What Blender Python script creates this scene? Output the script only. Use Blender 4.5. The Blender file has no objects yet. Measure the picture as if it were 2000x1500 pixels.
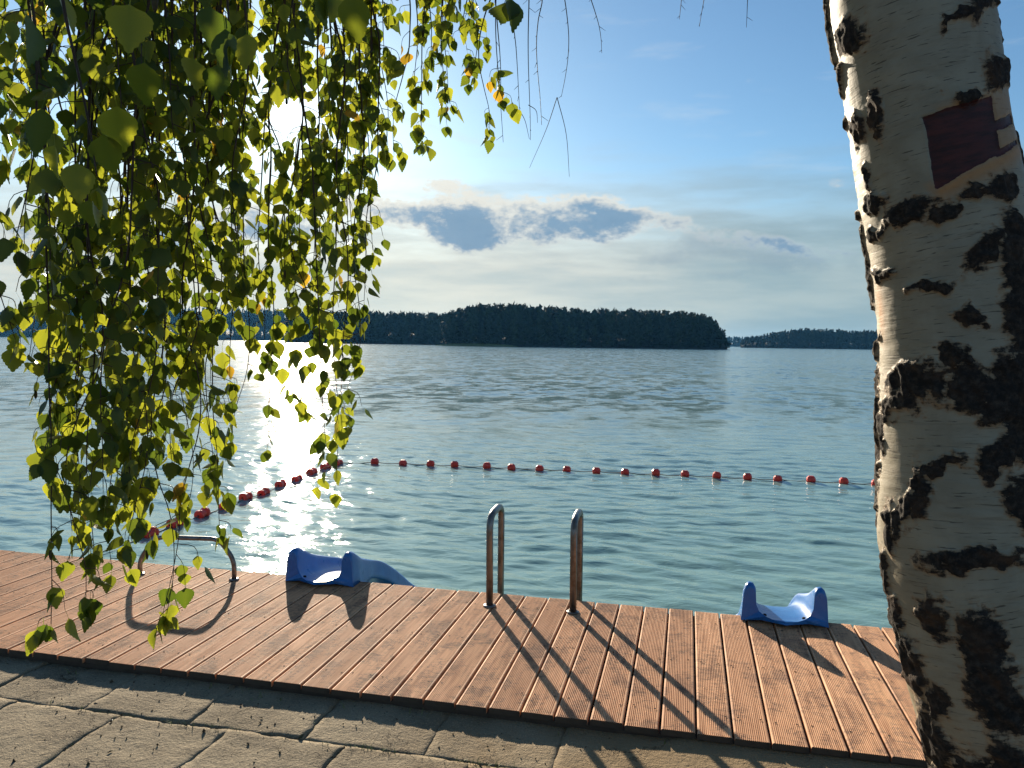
import bpy, math, random
import numpy as np
from mathutils import Vector, Matrix
random.seed(7); rng = np.random.default_rng(7)
S = bpy.context.scene
COL = S.collection
R_ = math.radians

# ------------------------------------------------------------------ camera
CAM_H, F_PX = 1.55, 1520.0            # metres above the deck; focal length in pixels of a 2000 px wide frame
PITCH, ROLL, YAW = R_(3.05), R_(0.8), R_(12.8)
Fw = np.array([-math.sin(YAW)*math.cos(PITCH), math.cos(YAW)*math.cos(PITCH), -math.sin(PITCH)])
R0 = np.array([math.cos(YAW), math.sin(YAW), 0.0]); U0 = np.cross(R0, Fw)
Rt = R0*math.cos(ROLL) + U0*math.sin(ROLL); Up = np.cross(Rt, Fw)
EYE = np.array([0, 0, CAM_H])
cam = bpy.data.cameras.new('camera'); camo = bpy.data.objects.new('camera', cam); COL.objects.link(camo)
cam.sensor_width = 36; cam.lens = 36*F_PX/2000; cam.clip_start = 0.05; cam.clip_end = 8000
M = Matrix.Identity(4)
for i in range(3):
    M[i][0], M[i][1], M[i][2], M[i][3] = Rt[i], Up[i], -Fw[i], EYE[i]
camo.matrix_world = M
S.camera = camo
S.render.resolution_x, S.render.resolution_y = 1024, 768

def ray(x, y): return Fw + Rt*((x-1000)/F_PX) - Up*((y-750)/F_PX)
def at(x, y, d): return EYE + ray(x, y)*d                       # photo pixel + distance -> point
def ground(x, y, z=0.0):
    v = ray(x, y); return EYE + v*((z-CAM_H)/v[2])
def proj(P):
    d = np.asarray(P, float) - EYE; z = d @ Fw
    return 1000 + F_PX*(d @ Rt)/z, 750 - F_PX*(d @ Up)/z, z

# ------------------------------------------------------------------ light and sky
SUN_AZ, SUN_EL = R_(-28.9), R_(15.3)
SUN = Vector((math.sin(SUN_AZ)*math.cos(SUN_EL), math.cos(SUN_AZ)*math.cos(SUN_EL), math.sin(SUN_EL)))
SUN_STRENGTH, SKY_STRENGTH, EXPOSURE = 5.0, 0.065, 1.05
L = bpy.data.lights.new('sun', 'SUN'); L.energy = SUN_STRENGTH; L.angle = R_(0.53); L.color = (1.0, 0.86, 0.66)
lo = bpy.data.objects.new('sun', L); COL.objects.link(lo)
lo.rotation_euler = SUN.to_track_quat('Z', 'Y').to_euler(); lo.location = (-20, 40, 20)
S.view_settings.view_transform = 'Standard'; S.view_settings.look = 'None'
S.view_settings.exposure = EXPOSURE; S.view_settings.gamma = 1.0
S.view_settings.use_curve_mapping = False
S.cycles.use_denoising = True
S.cycles.max_bounces = 8; S.cycles.transmission_bounces = 6; S.cycles.transparent_max_bounces = 8
S.cycles.volume_bounces = 0
S.cycles.sample_clamp_indirect = 6.0
S.cycles.sample_clamp_direct = 0.0

class NT:
    """small helper for node trees"""
    def __init__(s, tree): s.t = tree; s.n = tree.nodes; s.l = tree.links
    def node(s, kind, **kw):
        n = s.n.new(kind)
        for k, v in kw.items(): setattr(n, k, v)
        return n
    def put(s, sock, v):
        if hasattr(v, 'is_output'): s.l.new(v, sock)
        elif v is not None:
            if sock.type == 'RGBA' and hasattr(v, '__len__') and len(v) == 3: v = (*v, 1)
            sock.default_value = v
    def math(s, op, a, b=None, c=None, clamp=False):
        n = s.node('ShaderNodeMath', operation=op, use_clamp=clamp)
        for i, v in enumerate((a, b, c)):
            if v is not None: s.put(n.inputs[i], v)
        return n.outputs[0]
    def vmath(s, op, a, b=None):
        n = s.node('ShaderNodeVectorMath', operation=op)
        s.put(n.inputs[0], a)
        if b is not None: s.put(n.inputs[1], b)
        return n.outputs['Value'] if op in ('DOT_PRODUCT', 'LENGTH', 'DISTANCE') else n.outputs[0]
    def smooth(s, v, a, b, lo=0.0, hi=1.0):
        n = s.node('ShaderNodeMapRange', interpolation_type='SMOOTHSTEP')
        for i, q in enumerate((v, a, b, lo, hi)): s.put(n.inputs[i], q)
        return n.outputs[0]
    def lin(s, v, a, b, lo=0.0, hi=1.0):
        n = s.node('ShaderNodeMapRange')
        for i, q in enumerate((v, a, b, lo, hi)): s.put(n.inputs[i], q)
        return n.outputs[0]
    def mix(s, fac, a, b, blend='MIX'):
        n = s.node('ShaderNodeMix', data_type='RGBA', blend_type=blend)
        s.put(n.inputs[0], fac); s.put(n.inputs[6], a); s.put(n.inputs[7], b)
        return n.outputs[2]
    def noise(s, vec, scale, detail=4, rough=0.55, dist=0.0, out='Fac'):
        n = s.node('ShaderNodeTexNoise')
        if vec is not None: s.put(n.inputs['Vector'], vec)
        n.inputs['Scale'].default_value = scale; n.inputs['Detail'].default_value = detail
        n.inputs['Roughness'].default_value = rough; n.inputs['Distortion'].default_value = dist
        return n.outputs[0] if out == 'Fac' else n.outputs[1]
    def xyz(s, x, y, z=0.0):
        n = s.node('ShaderNodeCombineXYZ')
        for i, v in enumerate((x, y, z)): s.put(n.inputs[i], v)
        return n.outputs[0]
    def sep(s, v):
        n = s.node('ShaderNodeSeparateXYZ'); s.put(n.inputs[0], v); return n.outputs
    def mapping(s, v, scale=(1, 1, 1), loc=(0, 0, 0), rot=(0, 0, 0)):
        n = s.node('ShaderNodeMapping'); s.put(n.inputs[0], v)
        n.inputs['Scale'].default_value = scale; n.inputs['Location'].default_value = loc; n.inputs['Rotation'].default_value = rot
        return n.outputs[0]
    def bump(s, h, strength=0.5, dist=0.01, normal=None):
        n = s.node('ShaderNodeBump'); n.inputs['Strength'].default_value = strength; n.inputs['Distance'].default_value = dist
        s.put(n.inputs['Height'], h)
        if normal is not None: s.put(n.inputs['Normal'], normal)
        return n.outputs[0]

W = bpy.data.worlds.new('World'); S.world = W; W.use_nodes = True
w = NT(W.node_tree); w.n.clear()
sky = w.node('ShaderNodeTexSky', sky_type='NISHITA'); sky.sun_disc = False
sky.sun_elevation = SUN_EL; sky.sun_rotation = SUN_AZ % (2*math.pi)
sky.altitude = 100; sky.air_density = 1.0; sky.dust_density = 0.35; sky.ozone_density = 3.0
tc = w.node('ShaderNodeTexCoord').outputs['Generated']
d = w.vmath('NORMALIZE', tc)
dx, dy, dz = w.sep(d)
az = w.math('MULTIPLY', w.math('ARCTAN2', dx, dy), 57.29578)
el = w.math('MULTIPLY', w.math('ARCSINE', dz), 57.29578)
cosang = w.vmath('DOT_PRODUCT', d, tuple(SUN))
# large soft warp so that cloud outlines are ragged
cp = w.xyz(w.math('MULTIPLY', az, 0.1), w.math('MULTIPLY', el, 0.16), 0.0)
nA = w.noise(cp, 2.6, 8, 0.58)
nB = w.noise(w.mapping(cp, loc=(7.3, 2.1, 0)), 6.5, 7, 0.6)
nC = w.noise(w.mapping(cp, scale=(0.35, 1.3, 1), loc=(3.1, 9.2, 0)), 3.0, 6, 0.55)
def blob(ca, ce, ra, re, amp=1.0):
    u = w.math('DIVIDE', w.math('SUBTRACT', az, ca), ra); v = w.math('DIVIDE', w.math('SUBTRACT', el, ce), re)
    q = w.math('ADD', w.math('MULTIPLY', u, u), w.math('MULTIPLY', v, v))
    return w.math('MULTIPLY', w.math('EXPONENT', w.math('MULTIPLY', q, -1.0)), amp)
def cover(blobs):
    tot = None
    for b in blobs:
        k = blob(*b); tot = k if tot is None else w.math('ADD', tot, k)
    return tot
nD = w.noise(w.mapping(cp, loc=(2.2, 5.1, 0)), 17.0, 6, 0.6)
nz = w.math('ADD', w.math('MULTIPLY', w.math('SUBTRACT', nA, 0.5), 1.5), w.math('ADD', w.math('MULTIPLY', w.math('SUBTRACT', nB, 0.5), 1.25), w.math('MULTIPLY', w.math('SUBTRACT', nD, 0.5), 0.75)))
dens = cover(((-16.4, 8.8, 3.2, 1.75, 1.05), (-20.6, 9.0, 2.5, 0.9, .6), (-15.4, 7.3, 2.0, .9, .5), (-10.5, 8.6, 2.3, 1.4, .85), (-6.4, 8.9, 2.4, 1.5, .95), (-4.0, 9.0, 1.8, .7, .5), (-18.2, 11.2, 2.0, .7, .42), (-12.8, 10.0, 2.0, .8, .40), (-8.2, 10.1, 2.2, .7, .46), (-1.2, 8.6, 2.2, .8, .40), (2.4, 7.6, 2.4, .8, .42), (5.6, 6.9, 2.4, .7, .40), (9.4, 10.9, 1.0, .5, .34), (-23.5, 9.6, 2.2, .9, .5), (3.6, 17.8, .7, .3, .3), (9.0, 6.2, 2.5, .7, .38),
              (-30, 8.0, 5, 1.4, .7), (-40, 6.5, 6, 1.2, .7), (33, 8.0, 6, 1.6, .9), (-70, 8, 9, 2, .9), (62, 7, 9, 1.7, .9), (120, 9, 14, 2.5, .9), (-130, 9, 14, 2.5, .9), (178, 8, 12, 2, .9)))
den = w.math('MULTIPLY', w.math('ADD', dens, nz), w.smooth(dens, 0.05, 0.4))
cl_a = w.smooth(den, 0.08, 0.60)
cl_core = w.smooth(w.math('SUBTRACT', den, w.math('MULTIPLY', w.math('SUBTRACT', el, 8.4), .14)), 0.24, 0.98)
soft = cover(((0.4, 7.2, 3.0, 1.0, .8), (-1.9, 6.0, 2.2, .6, .65), (4.4, 6.5, 2.6, .7, .7), (7.6, 5.7, 3.6, .8, .8), (-3.5, 4.6, 2.2, .5, .5), (2, 4.9, 2.6, .5, .5), (-12, 6.2, 3, .4, .35), (17, 6.5, 5, 1.0, .7), (-26, 5.5, 4, .8, .5)))
soft_a = w.smooth(w.math('ADD', soft, w.math('MULTIPLY', nz, .7)), .25, .95)
# thin bright veil low over the horizon, and streaks
veil = w.math('MULTIPLY', w.smooth(w.math('ADD', el, w.math('MULTIPLY', w.math('SUBTRACT', nC, .5), 9.0)), 14.5, 5.5), 0.93)
wisp = w.math('MULTIPLY', w.smooth(w.noise(w.mapping(cp, scale=(.5, 1.6, 1), rot=(0, 0, .5), loc=(1.7, .4, 0)), 1.7, 7, .62), .54, .80), w.math('MULTIPLY', w.smooth(el, 4, 10), 0.32))
base = w.mix(1.0, sky.outputs[0], (0.77, 0.93, 0.97, 1), 'MULTIPLY')
glow = w.math('ADD', w.math('MULTIPLY', w.math('POWER', w.math('MAXIMUM', cosang, 0.0), 90.0), 0.6),
              w.math('MULTIPLY', w.math('POWER', w.math('MAXIMUM', cosang, 0.0), 900.0), 4.0))
near = w.smooth(cosang, 0.78, 0.99)
veil_c = w.mix(near, w.mix(w.smooth(nC, .3, .7), (2.1, 2.95, 3.3, 1), (3.1, 3.75, 3.8, 1)), w.mix(w.smooth(nC, .3, .7), (4.1, 4.4, 4.2, 1), (5.8, 5.6, 4.9, 1)))
col = w.mix(veil, base, veil_c)
# a faded vapour trail
tx = w.math('DIVIDE', w.math('ADD', az, 24.4), 12.1)
tl_ = w.math('SUBTRACT', el, w.math('ADD', 16.5, w.math('MULTIPLY', tx, -3.2)))
trail = w.math('MULTIPLY', w.math('EXPONENT', w.math('MULTIPLY', w.math('MULTIPLY', tl_, tl_), -9.0)), w.math('MULTIPLY', w.math('MULTIPLY', w.smooth(tx, -.1, .15), w.smooth(tx, 1.1, .6)), w.smooth(nA, .35, .65, .1, .4)))
col = w.mix(w.math('MAXIMUM', wisp, trail), col, (5.2, 5.7, 6.0, 1))
col = w.mix(w.math('MULTIPLY', soft_a, .62), col, w.mix(near, (1.9, 2.75, 3.3, 1), (3.3, 3.7, 3.9, 1)))
rim_c = w.mix(near, (4.2, 4.7, 4.9, 1), (6.4, 6.2, 5.5, 1))
cloud_c = w.mix(cl_core, rim_c, w.mix(nB, (1.15, 2.15, 3.3, 1), (1.75, 2.75, 3.8, 1)))
col = w.mix(w.math('MULTIPLY', cl_a, 0.92), col, cloud_c)
gl = w.node('ShaderNodeVectorMath', operation='SCALE'); w.put(gl.inputs[0], (1.0, 0.93, 0.78)); w.put(gl.inputs[3], glow)
col = w.mix(1.0, col, gl.outputs[0], 'ADD')
disc = w.math('MULTIPLY', w.smooth(cosang, math.cos(R_(0.62)), math.cos(R_(0.42))), 420.0)
ds = w.node('ShaderNodeVectorMath', operation='SCALE'); w.put(ds.inputs[0], (1.0, 0.92, 0.74)); w.put(ds.inputs[3], disc)
col = w.mix(1.0, col, ds.outputs[0], 'ADD')
bg = w.node('ShaderNodeBackground'); w.put(bg.inputs[0], col); bg.inputs[1].default_value = SKY_STRENGTH
wo = w.node('ShaderNodeOutputWorld'); w.l.new(bg.outputs[0], wo.inputs[0])

# ------------------------------------------------------------------ helpers
def tag(o, label=None, cat=None, group=None, kind=None):
    if label: o['label'] = label
    if cat: o['category'] = cat
    if group: o['group'] = group
    if kind: o['kind'] = kind
    return o
def empty(name, loc=(0, 0, 0)):
    o = bpy.data.objects.new(name, None); o.location = loc; o.empty_display_size = .1; COL.objects.link(o); return o
def mesh_np(name, verts, quads=None, tris=None, smooth=True):
    me = bpy.data.meshes.new(name)
    verts = np.asarray(verts, np.float32).reshape(-1, 3)
    me.vertices.add(len(verts)); me.vertices.foreach_set('co', verts.ravel())
    loops, sizes = [], []
    if quads is not None and len(quads):
        q = np.asarray(quads, np.int32).reshape(-1, 4); loops.append(q.ravel()); sizes.append(np.full(len(q), 4))
    if tris is not None and len(tris):
        t = np.asarray(tris, np.int32).reshape(-1, 3); loops.append(t.ravel()); sizes.append(np.full(len(t), 3))
    loops = np.concatenate(loops); sizes = np.concatenate(sizes)
    me.loops.add(len(loops)); me.loops.foreach_set('vertex_index', loops.astype(np.int32))
    starts = np.concatenate([[0], np.cumsum(sizes)[:-1]]).astype(np.int32)
    me.polygons.add(len(sizes)); me.polygons.foreach_set('loop_start', starts)
    me.update(calc_edges=True); me.validate()
    me.polygons.foreach_set('use_smooth', np.full(len(me.polygons), smooth, bool))
    return me
def obj(name, me, mat=None, parent=None, loc=None):
    o = bpy.data.objects.new(name, me); COL.objects.link(o)
    if mat is not None and not me.materials: me.materials.append(mat)
    if parent is not None: o.parent = parent
    if loc is not None: o.location = loc
    return o
def grid_quads(nu, nv, wrap_u=False):
    iu = np.arange(nu if wrap_u else nu-1); iv = np.arange(nv-1)
    a, b = np.meshgrid(iu, iv); a = a.ravel(); b = b.ravel(); a2 = (a+1) % nu
    return np.stack([b*nu+a, b*nu+a2, (b+1)*nu+a2, (b+1)*nu+a], 1)
def attr(me, name, vals):
    at_ = me.attributes.new(name, 'FLOAT', 'POINT'); at_.data.foreach_set('value', np.asarray(vals, np.float32).ravel())
class MB:
    """collects shapes for one mesh"""
    def __init__(s): s.v = []; s.q = []; s.t = []; s.n = 0
    def add(s, v, q=None, t=None):
        v = np.asarray(v, float).reshape(-1, 3); s.v.append(v)
        if q is not None and len(q): s.q.append(np.asarray(q, int).reshape(-1, 4)+s.n)
        if t is not None and len(t): s.t.append(np.asarray(t, int).reshape(-1, 3)+s.n)
        s.n += len(v)
    def box(s, a, b):
        x0, y0, z0 = a; x1, y1, z1 = b
        s.add([(x0,y0,z0),(x1,y0,z0),(x1,y1,z0),(x0,y1,z0),(x0,y0,z1),(x1,y0,z1),(x1,y1,z1),(x0,y1,z1)],
              [(0,3,2,1),(4,5,6,7),(0,1,5,4),(1,2,6,5),(2,3,7,6),(3,0,4,7)])
    def tube(s, pts, rad, n=10, cap=True):
        pts = np.asarray(pts, float); m = len(pts); rad = np.broadcast_to(np.asarray(rad, float), (m,))
        T = np.gradient(pts, axis=0); T /= np.linalg.norm(T, axis=1)[:, None]+1e-12
        ref = np.array([0.31, 0.17, 0.93]) if abs(T[0] @ np.array([0.31, 0.17, 0.93])) < .93 else np.array([1., 0, 0])
        X = np.cross(T[0], ref); X /= np.linalg.norm(X)
        rings = []; th = np.arange(n)*2*math.pi/n
        for i in range(m):
            X = X - T[i]*(X @ T[i]); X /= np.linalg.norm(X); Y = np.cross(T[i], X)
            rings.append(pts[i]+rad[i]*(np.cos(th)[:, None]*X+np.sin(th)[:, None]*Y))
        v = np.concatenate(rings); q = grid_quads(n, m, True); t = []
        if cap:
            v = np.vstack([v, pts[0], pts[-1]]); k = n*m
            for i in range(n):
                t.append((k, (i+1) % n, i)); t.append((k+1, (m-1)*n+i, (m-1)*n+(i+1) % n))
        s.add(v, q, t)
    def mesh(s, name, smooth=True):
        return mesh_np(name, np.concatenate(s.v), np.concatenate(s.q) if s.q else None, np.concatenate(s.t) if s.t else None, smooth)
    def build(s, name, mat=None, parent=None, smooth=True, loc=None): return obj(name, s.mesh(name, smooth), mat, parent, loc)
def fillet(pts, r, n=8):
    pts = [np.asarray(p, float) for p in pts]; out = [pts[0]]
    for i in range(1, len(pts)-1):
        a, b, c = pts[i-1], pts[i], pts[i+1]
        ra = min(r, np.linalg.norm(a-b)*.49); rc = min(r, np.linalg.norm(c-b)*.49)
        p0 = b+(a-b)/np.linalg.norm(a-b)*ra; p1 = b+(c-b)/np.linalg.norm(c-b)*rc
        for k in range(n+1):
            t = k/n; out.append((1-t)**2*p0+2*t*(1-t)*b+t*t*p1)
    out.append(pts[-1]); return np.array(out)
def catmull(P, n):
    P = np.asarray(P, float); P = np.vstack([2*P[0]-P[1], P, 2*P[-1]-P[-2]]); out = []
    for i in range(1, len(P)-2):
        for k in range(n):
            t = k/n; out.append(.5*(2*P[i]+(P[i+1]-P[i-1])*t+(2*P[i-1]-5*P[i]+4*P[i+1]-P[i+2])*t*t+(3*P[i]-P[i-1]-3*P[i+1]+P[i+2])*t**3))
    out.append(P[-2]); return np.array(out)
def _h(i, j, k, seed):
    n = (i*374761393 + j*668265263 + k*2147483647 + seed*974634777) & 0xFFFFFFFF
    n = ((n ^ (n >> 13))*1274126177) & 0xFFFFFFFF
    n = ((n ^ (n >> 15))*2246822519) & 0xFFFFFFFF
    return ((n ^ (n >> 16)) & 0xFFFFFF)/float(0xFFFFFF)
def vnoise(p, seed=0):
    p = np.asarray(p, float); f = np.floor(p); i = f.astype(np.int64); u = p-f; u = u*u*u*(u*(u*6-15)+10); r = 0
    for a in (0, 1):
        for b in (0, 1):
            for c in (0, 1):
                wt = (u[..., 0] if a else 1-u[..., 0])*(u[..., 1] if b else 1-u[..., 1])*(u[..., 2] if c else 1-u[..., 2])
                r = r+wt*_h(i[..., 0]+a, i[..., 1]+b, i[..., 2]+c, seed)
    return r
def fbm(p, octaves=4, seed=0, gain=.5):
    p = np.asarray(p, float); s = 0; a = 1; tot = 0
    for o in range(octaves):
        s = s+a*vnoise(p*2**o+o*17.3, seed+o); tot += a; a *= gain
    return s/tot
def sstep(x, a, b):
    t = np.clip((x-a)/(b-a), 0, 1); return t*t*(3-2*t)

def material(name):
    m = bpy.data.materials.new(name); m.use_nodes = True; t = NT(m.node_tree); t.n.clear()
    p = t.node('ShaderNodeBsdfPrincipled'); o = t.node('ShaderNodeOutputMaterial'); t.l.new(p.outputs[0], o.inputs[0])
    t.p = p; t.o = o; t.i = p.inputs; return m, t

# ------------------------------------------------------------------ materials
def mat_wood():
    m, t = material('grooved_hardwood')
    g = t.node('ShaderNodeTexCoord').outputs['Object']; rnd = t.node('ShaderNodeObjectInfo').outputs['Random']
    off = t.vmath('ADD', g, t.xyz(t.math('MULTIPLY', rnd, 31.0), t.math('MULTIPLY', rnd, 77.0), 0))
    grain = t.noise(t.mapping(off, scale=(60, 3.2, 20)), 1.0, 6, .6)
    blot = t.noise(t.mapping(off, scale=(7, 3.2, 4)), 1.0, 5, .62, .8)
    veins = t.noise(t.mapping(off, scale=(5.0, 14.0, 4)), 1.0, 5, .7, 1.6)
    c = t.mix(t.lin(rnd, 0, 1), (0.58, 0.305, 0.160), (0.75, 0.420, 0.225))
    c = t.mix(t.smooth(grain, .35, .75), c, (0.46, 0.225, 0.112))
    c = t.mix(t.math('MULTIPLY', t.smooth(blot, .49, .66), .52), c, (0.20, 0.085, 0.050))
    c = t.mix(t.math('MULTIPLY', t.smooth(t.math('ABSOLUTE', t.math('SUBTRACT', veins, .5)), .030, .0), t.math('MULTIPLY', t.smooth(blot, .40, .55), .85)), c, (0.085, 0.045, 0.032))
    t.put(t.i['Base Color'], c); t.put(t.i['Roughness'], t.lin(grain, 0, 1, .62, .85)); t.i['Specular IOR Level'].default_value = .25
    t.put(t.i['Normal'], t.bump(grain, .35, .002)); return m
def mat_plain(name, col, rough, metal=0.0, var=.15, scale=8.0, bump=.0, spec=.5):
    m, t = material(name); g = t.node('ShaderNodeTexCoord').outputs['Object']
    n = t.noise(g, scale, 5, .6)
    t.put(t.i['Base Color'], t.mix(t.lin(n, .3, .7), tuple(c*(1-var) for c in col), tuple(min(1, c*(1+var)) for c in col)))
    t.put(t.i['Roughness'], t.lin(t.noise(g, scale*2.3, 4), .3, .7, rough*.8, min(1, rough*1.2)))
    t.i['Metallic'].default_value = metal; t.i['Specular IOR Level'].default_value = spec
    if bump: t.put(t.i['Normal'], t.bump(t.noise(g, scale*6, 5, .6), bump, .003))
    return m
def mat_steel():
    m, t = material('weathered_steel'); g = t.node('ShaderNodeTexCoord').outputs['Object']
    n = t.noise(g, 14, 6, .65); n2 = t.noise(t.mapping(g, scale=(90, 90, 9)), 1, 4)
    c = t.mix(t.smooth(n, .40, .72), (0.21, 0.21, 0.205), (0.10, 0.085, 0.065))
    t.put(t.i['Base Color'], c); t.i['Metallic'].default_value = .75
    t.put(t.i['Roughness'], t.lin(n2, .2, .8, .26, .44)); return m
def mat_blue():
    m, t = material('blue_moulded_plastic'); g = t.node('ShaderNodeTexCoord').outputs['Object']
    n = t.noise(g, 5, 6, .6); sc = t.noise(t.mapping(g, scale=(9, 40, 9)), 1, 6, .7)
    c = t.mix(t.smooth(n, .35, .7), (0.014, 0.125, 0.40), (0.030, 0.185, 0.50))
    c = t.mix(t.math('MULTIPLY', t.smooth(sc, .60, .76), .35), c, (0.30, 0.42, 0.66))
    t.put(t.i['Base Color'], c); t.put(t.i['Roughness'], t.lin(sc, .3, .7, .24, .42)); return m
def mat_concrete():
    m, t = material('weathered_concrete'); g = t.node('ShaderNodeNewGeometry').outputs['Position']
    big = t.noise(g, 2.3, 6, .6, .4); med = t.noise(g, 14, 6, .65); fine = t.noise(g, 130, 4, .7); peb = t.noise(g, 60, 3, .6)
    c = t.mix(t.smooth(big, .35, .68), (0.275, 0.225, 0.152), (0.170, 0.135, 0.088))
    c = t.mix(t.math('MULTIPLY', t.smooth(med, .5, .75), .6), c, (0.125, 0.098, 0.068))
    c = t.mix(t.math('MULTIPLY', t.smooth(fine, .50, .72), .85), c, (0.47, 0.38, 0.25))
    c = t.mix(t.math('MULTIPLY', t.smooth(peb, .60, .72), .8), c, (0.07, 0.055, 0.04))
    vor = t.node('ShaderNodeTexVoronoi', feature='DISTANCE_TO_EDGE'); t.put(vor.inputs['Vector'], t.vmath('ADD', g, t.vmath('MULTIPLY', t.noise(g, 5, 5, .7, out='Color'), (.35, .35, .35)))); vor.inputs['Scale'].default_value = 2.4
    crack = t.math('MULTIPLY', t.smooth(vor.outputs['Distance'], .012, .0), t.smooth(big, .45, .62))
    c = t.mix(t.math('MULTIPLY', crack, .8), c, (0.04, 0.03, 0.02))
    x, y, z = t.sep(g)
    sand = t.smooth(t.math('ADD', x, t.math('MULTIPLY', t.math('SUBTRACT', big, .5), 1.3)), -1.15, -0.2)
    c = t.mix(t.math('MULTIPLY', sand, .75), c, t.mix(fine, (0.22, 0.145, 0.070), (0.34, 0.235, 0.125)))
    t.put(t.i['Base Color'], c); t.i['Roughness'].default_value = .92; t.i['Specular IOR Level'].default_value = .2
    h = t.math('ADD', t.math('MULTIPLY', med, .8), t.math('ADD', t.math('MULTIPLY', fine, .35), t.math('MULTIPLY', peb, .4)))
    h = t.math('SUBTRACT', h, t.math('MULTIPLY', crack, .8)); t.put(t.i['Normal'], t.bump(h, 1.0, .020)); return m
def mat_soil():
    m, t = material('dark_soil'); g = t.node('ShaderNodeNewGeometry').outputs['Position']
    n = t.noise(g, 30, 6, .7); n2 = t.noise(g, 3, 5, .6)
    c = t.mix(t.smooth(n, .35, .7), (0.050, 0.036, 0.022), (0.13, 0.095, 0.055))
    c = t.mix(t.smooth(n2, .5, .66), c, (0.055, 0.062, 0.022))
    t.put(t.i['Base Color'], c); t.i['Roughness'].default_value = .95; t.put(t.i['Normal'], t.bump(n, .8, .02)); return m
def mat_water():
    m, t = material('lake_water'); g = t.node('ShaderNodeNewGeometry').outputs['Position']
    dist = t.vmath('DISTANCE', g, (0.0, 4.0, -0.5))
    r1 = t.noise(t.mapping(g, scale=(2.6, 5.0, 1), rot=(0, 0, .25)), 1.0, 4, .55, .6)
    r2 = t.noise(t.mapping(g, scale=(9.0, 17.0, 1), rot=(0, 0, -.2)), 1.0, 3, .55, .4)
    r3 = t.noise(t.mapping(g, scale=(.9, 1.9, 1), rot=(0, 0, .1)), 1.0, 4, .5, .5)
    far = t.smooth(dist, 8.0, 45.0)
    h = t.math('ADD', t.math('MULTIPLY', r1, .020), t.math('MULTIPLY', r2, .0055))
    h = t.math('ADD', h, t.math('MULTIPLY', t.math('MULTIPLY', r3, far), .03))
    gust = t.noise(t.mapping(g, scale=(.05, .12, 1)), 1.0, 4, .6)
    n = t.node('ShaderNodeBump'); n.inputs['Distance'].default_value = 1.0
    t.put(n.inputs['Strength'], t.lin(gust, .3, .7, .62, 1.0)); t.put(n.inputs['Height'], h)
    c1 = t.noise(t.mapping(g, scale=(1.6, 2.6, 1)), 1.0, 5, .65, .3, out='Color')
    c2 = t.noise(t.mapping(g, scale=(.28, .7, 1), loc=(5, 3, 0)), 1.0, 4, .6, .3, out='Color')
    c3 = t.noise(t.mapping(g, scale=(1.1, .62, 1), loc=(1, 8, 0), rot=(0, 0, .15)), 1.0, 3, .55, .5, out='Color')
    c4 = t.noise(t.mapping(g, scale=(.34, .13, 1), loc=(4, 2, 0), rot=(0, 0, .15)), 1.0, 3, .6, .4, out='Color')
    sub = lambda c_, k: t.vmath('MULTIPLY', t.vmath('SUBTRACT', c_, (.5, .5, .5)), (k, k, k))
    wide = t.vmath('ADD', sub(c3, 1.1), sub(c4, .45))
    sl_ = t.vmath('ADD', t.vmath('ADD', sub(c1, .8), sub(c2, .45)), wide)
    k_ = t.node('ShaderNodeVectorMath', operation='SCALE'); t.put(k_.inputs[0], t.vmath('MULTIPLY', sl_, (.18, 1.05, 0.0))); t.put(k_.inputs[3], t.math('MULTIPLY', t.smooth(dist, 6.0, 32.0), t.lin(gust, .3, .7, .6, 1.1)))
    t.put(t.i['Normal'], t.vmath('NORMALIZE', t.vmath('ADD', n.outputs[0], k_.outputs[0])))
    t.put(t.i['Base Color'], t.mix(t.smooth(dist, 1.0, 26.0), (0.185, 0.325, 0.300), (0.180, 0.315, 0.345)))  # bluer far out: reflected sky blue put into the base colour
    t.i['IOR'].default_value = 1.333; t.put(t.i['Roughness'], t.lin(t.smooth(dist, 3.0, 55.0), 0, 1, .055, .11)); return m
def mat_leaf(name='birch_leaf'):
    m, t = material(name); rnd = t.node('ShaderNodeObjectInfo').outputs['Random']
    a = t.node('ShaderNodeAttribute', attribute_name='tint').outputs['Fac']
    v = t.math('FRACT', t.math('ADD', a, t.math('MULTIPLY', rnd, .97)))
    vein = t.node('ShaderNodeAttribute', attribute_name='rib').outputs['Fac']
    g = t.node('ShaderNodeTexCoord').outputs['Object']; n = t.noise(g, 60, 4, .6)
    c = t.mix(v, (0.030, 0.062, 0.012), (0.085, 0.130, 0.020))
    c = t.mix(t.smooth(v, .978, .99), c, (0.34, 0.20, 0.02))
    c = t.mix(t.math('MULTIPLY', t.smooth(n, .5, .75), .35), c, (0.055, 0.075, 0.012))
    tr = t.mix(t.smooth(v, .12, .95), (0.085, 0.140, 0.010), (0.48, 0.49, 0.030))
    tr = t.mix(t.smooth(v, .978, .99), tr, (0.72, 0.40, 0.03))
    tr = t.mix(t.math('MULTIPLY', vein, .5), tr, (0.16, 0.20, 0.02))
    tr = t.mix(t.math('MULTIPLY', t.smooth(n, .45, .8), .4), tr, (0.18, 0.22, 0.012))
    t.put(t.i['Base Color'], c); t.i['Roughness'].default_value = .42; t.i['Specular IOR Level'].default_value = .35
    tl = t.node('ShaderNodeBsdfTranslucent'); t.put(tl.inputs[0], tr)
    mx = t.node('ShaderNodeMixShader'); mx.inputs[0].default_value = .5
    t.l.new(t.p.outputs[0], mx.inputs[1]); t.l.new(tl.outputs[0], mx.inputs[2]); t.l.new(mx.outputs[0], t.o.inputs[0]); return m
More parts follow.
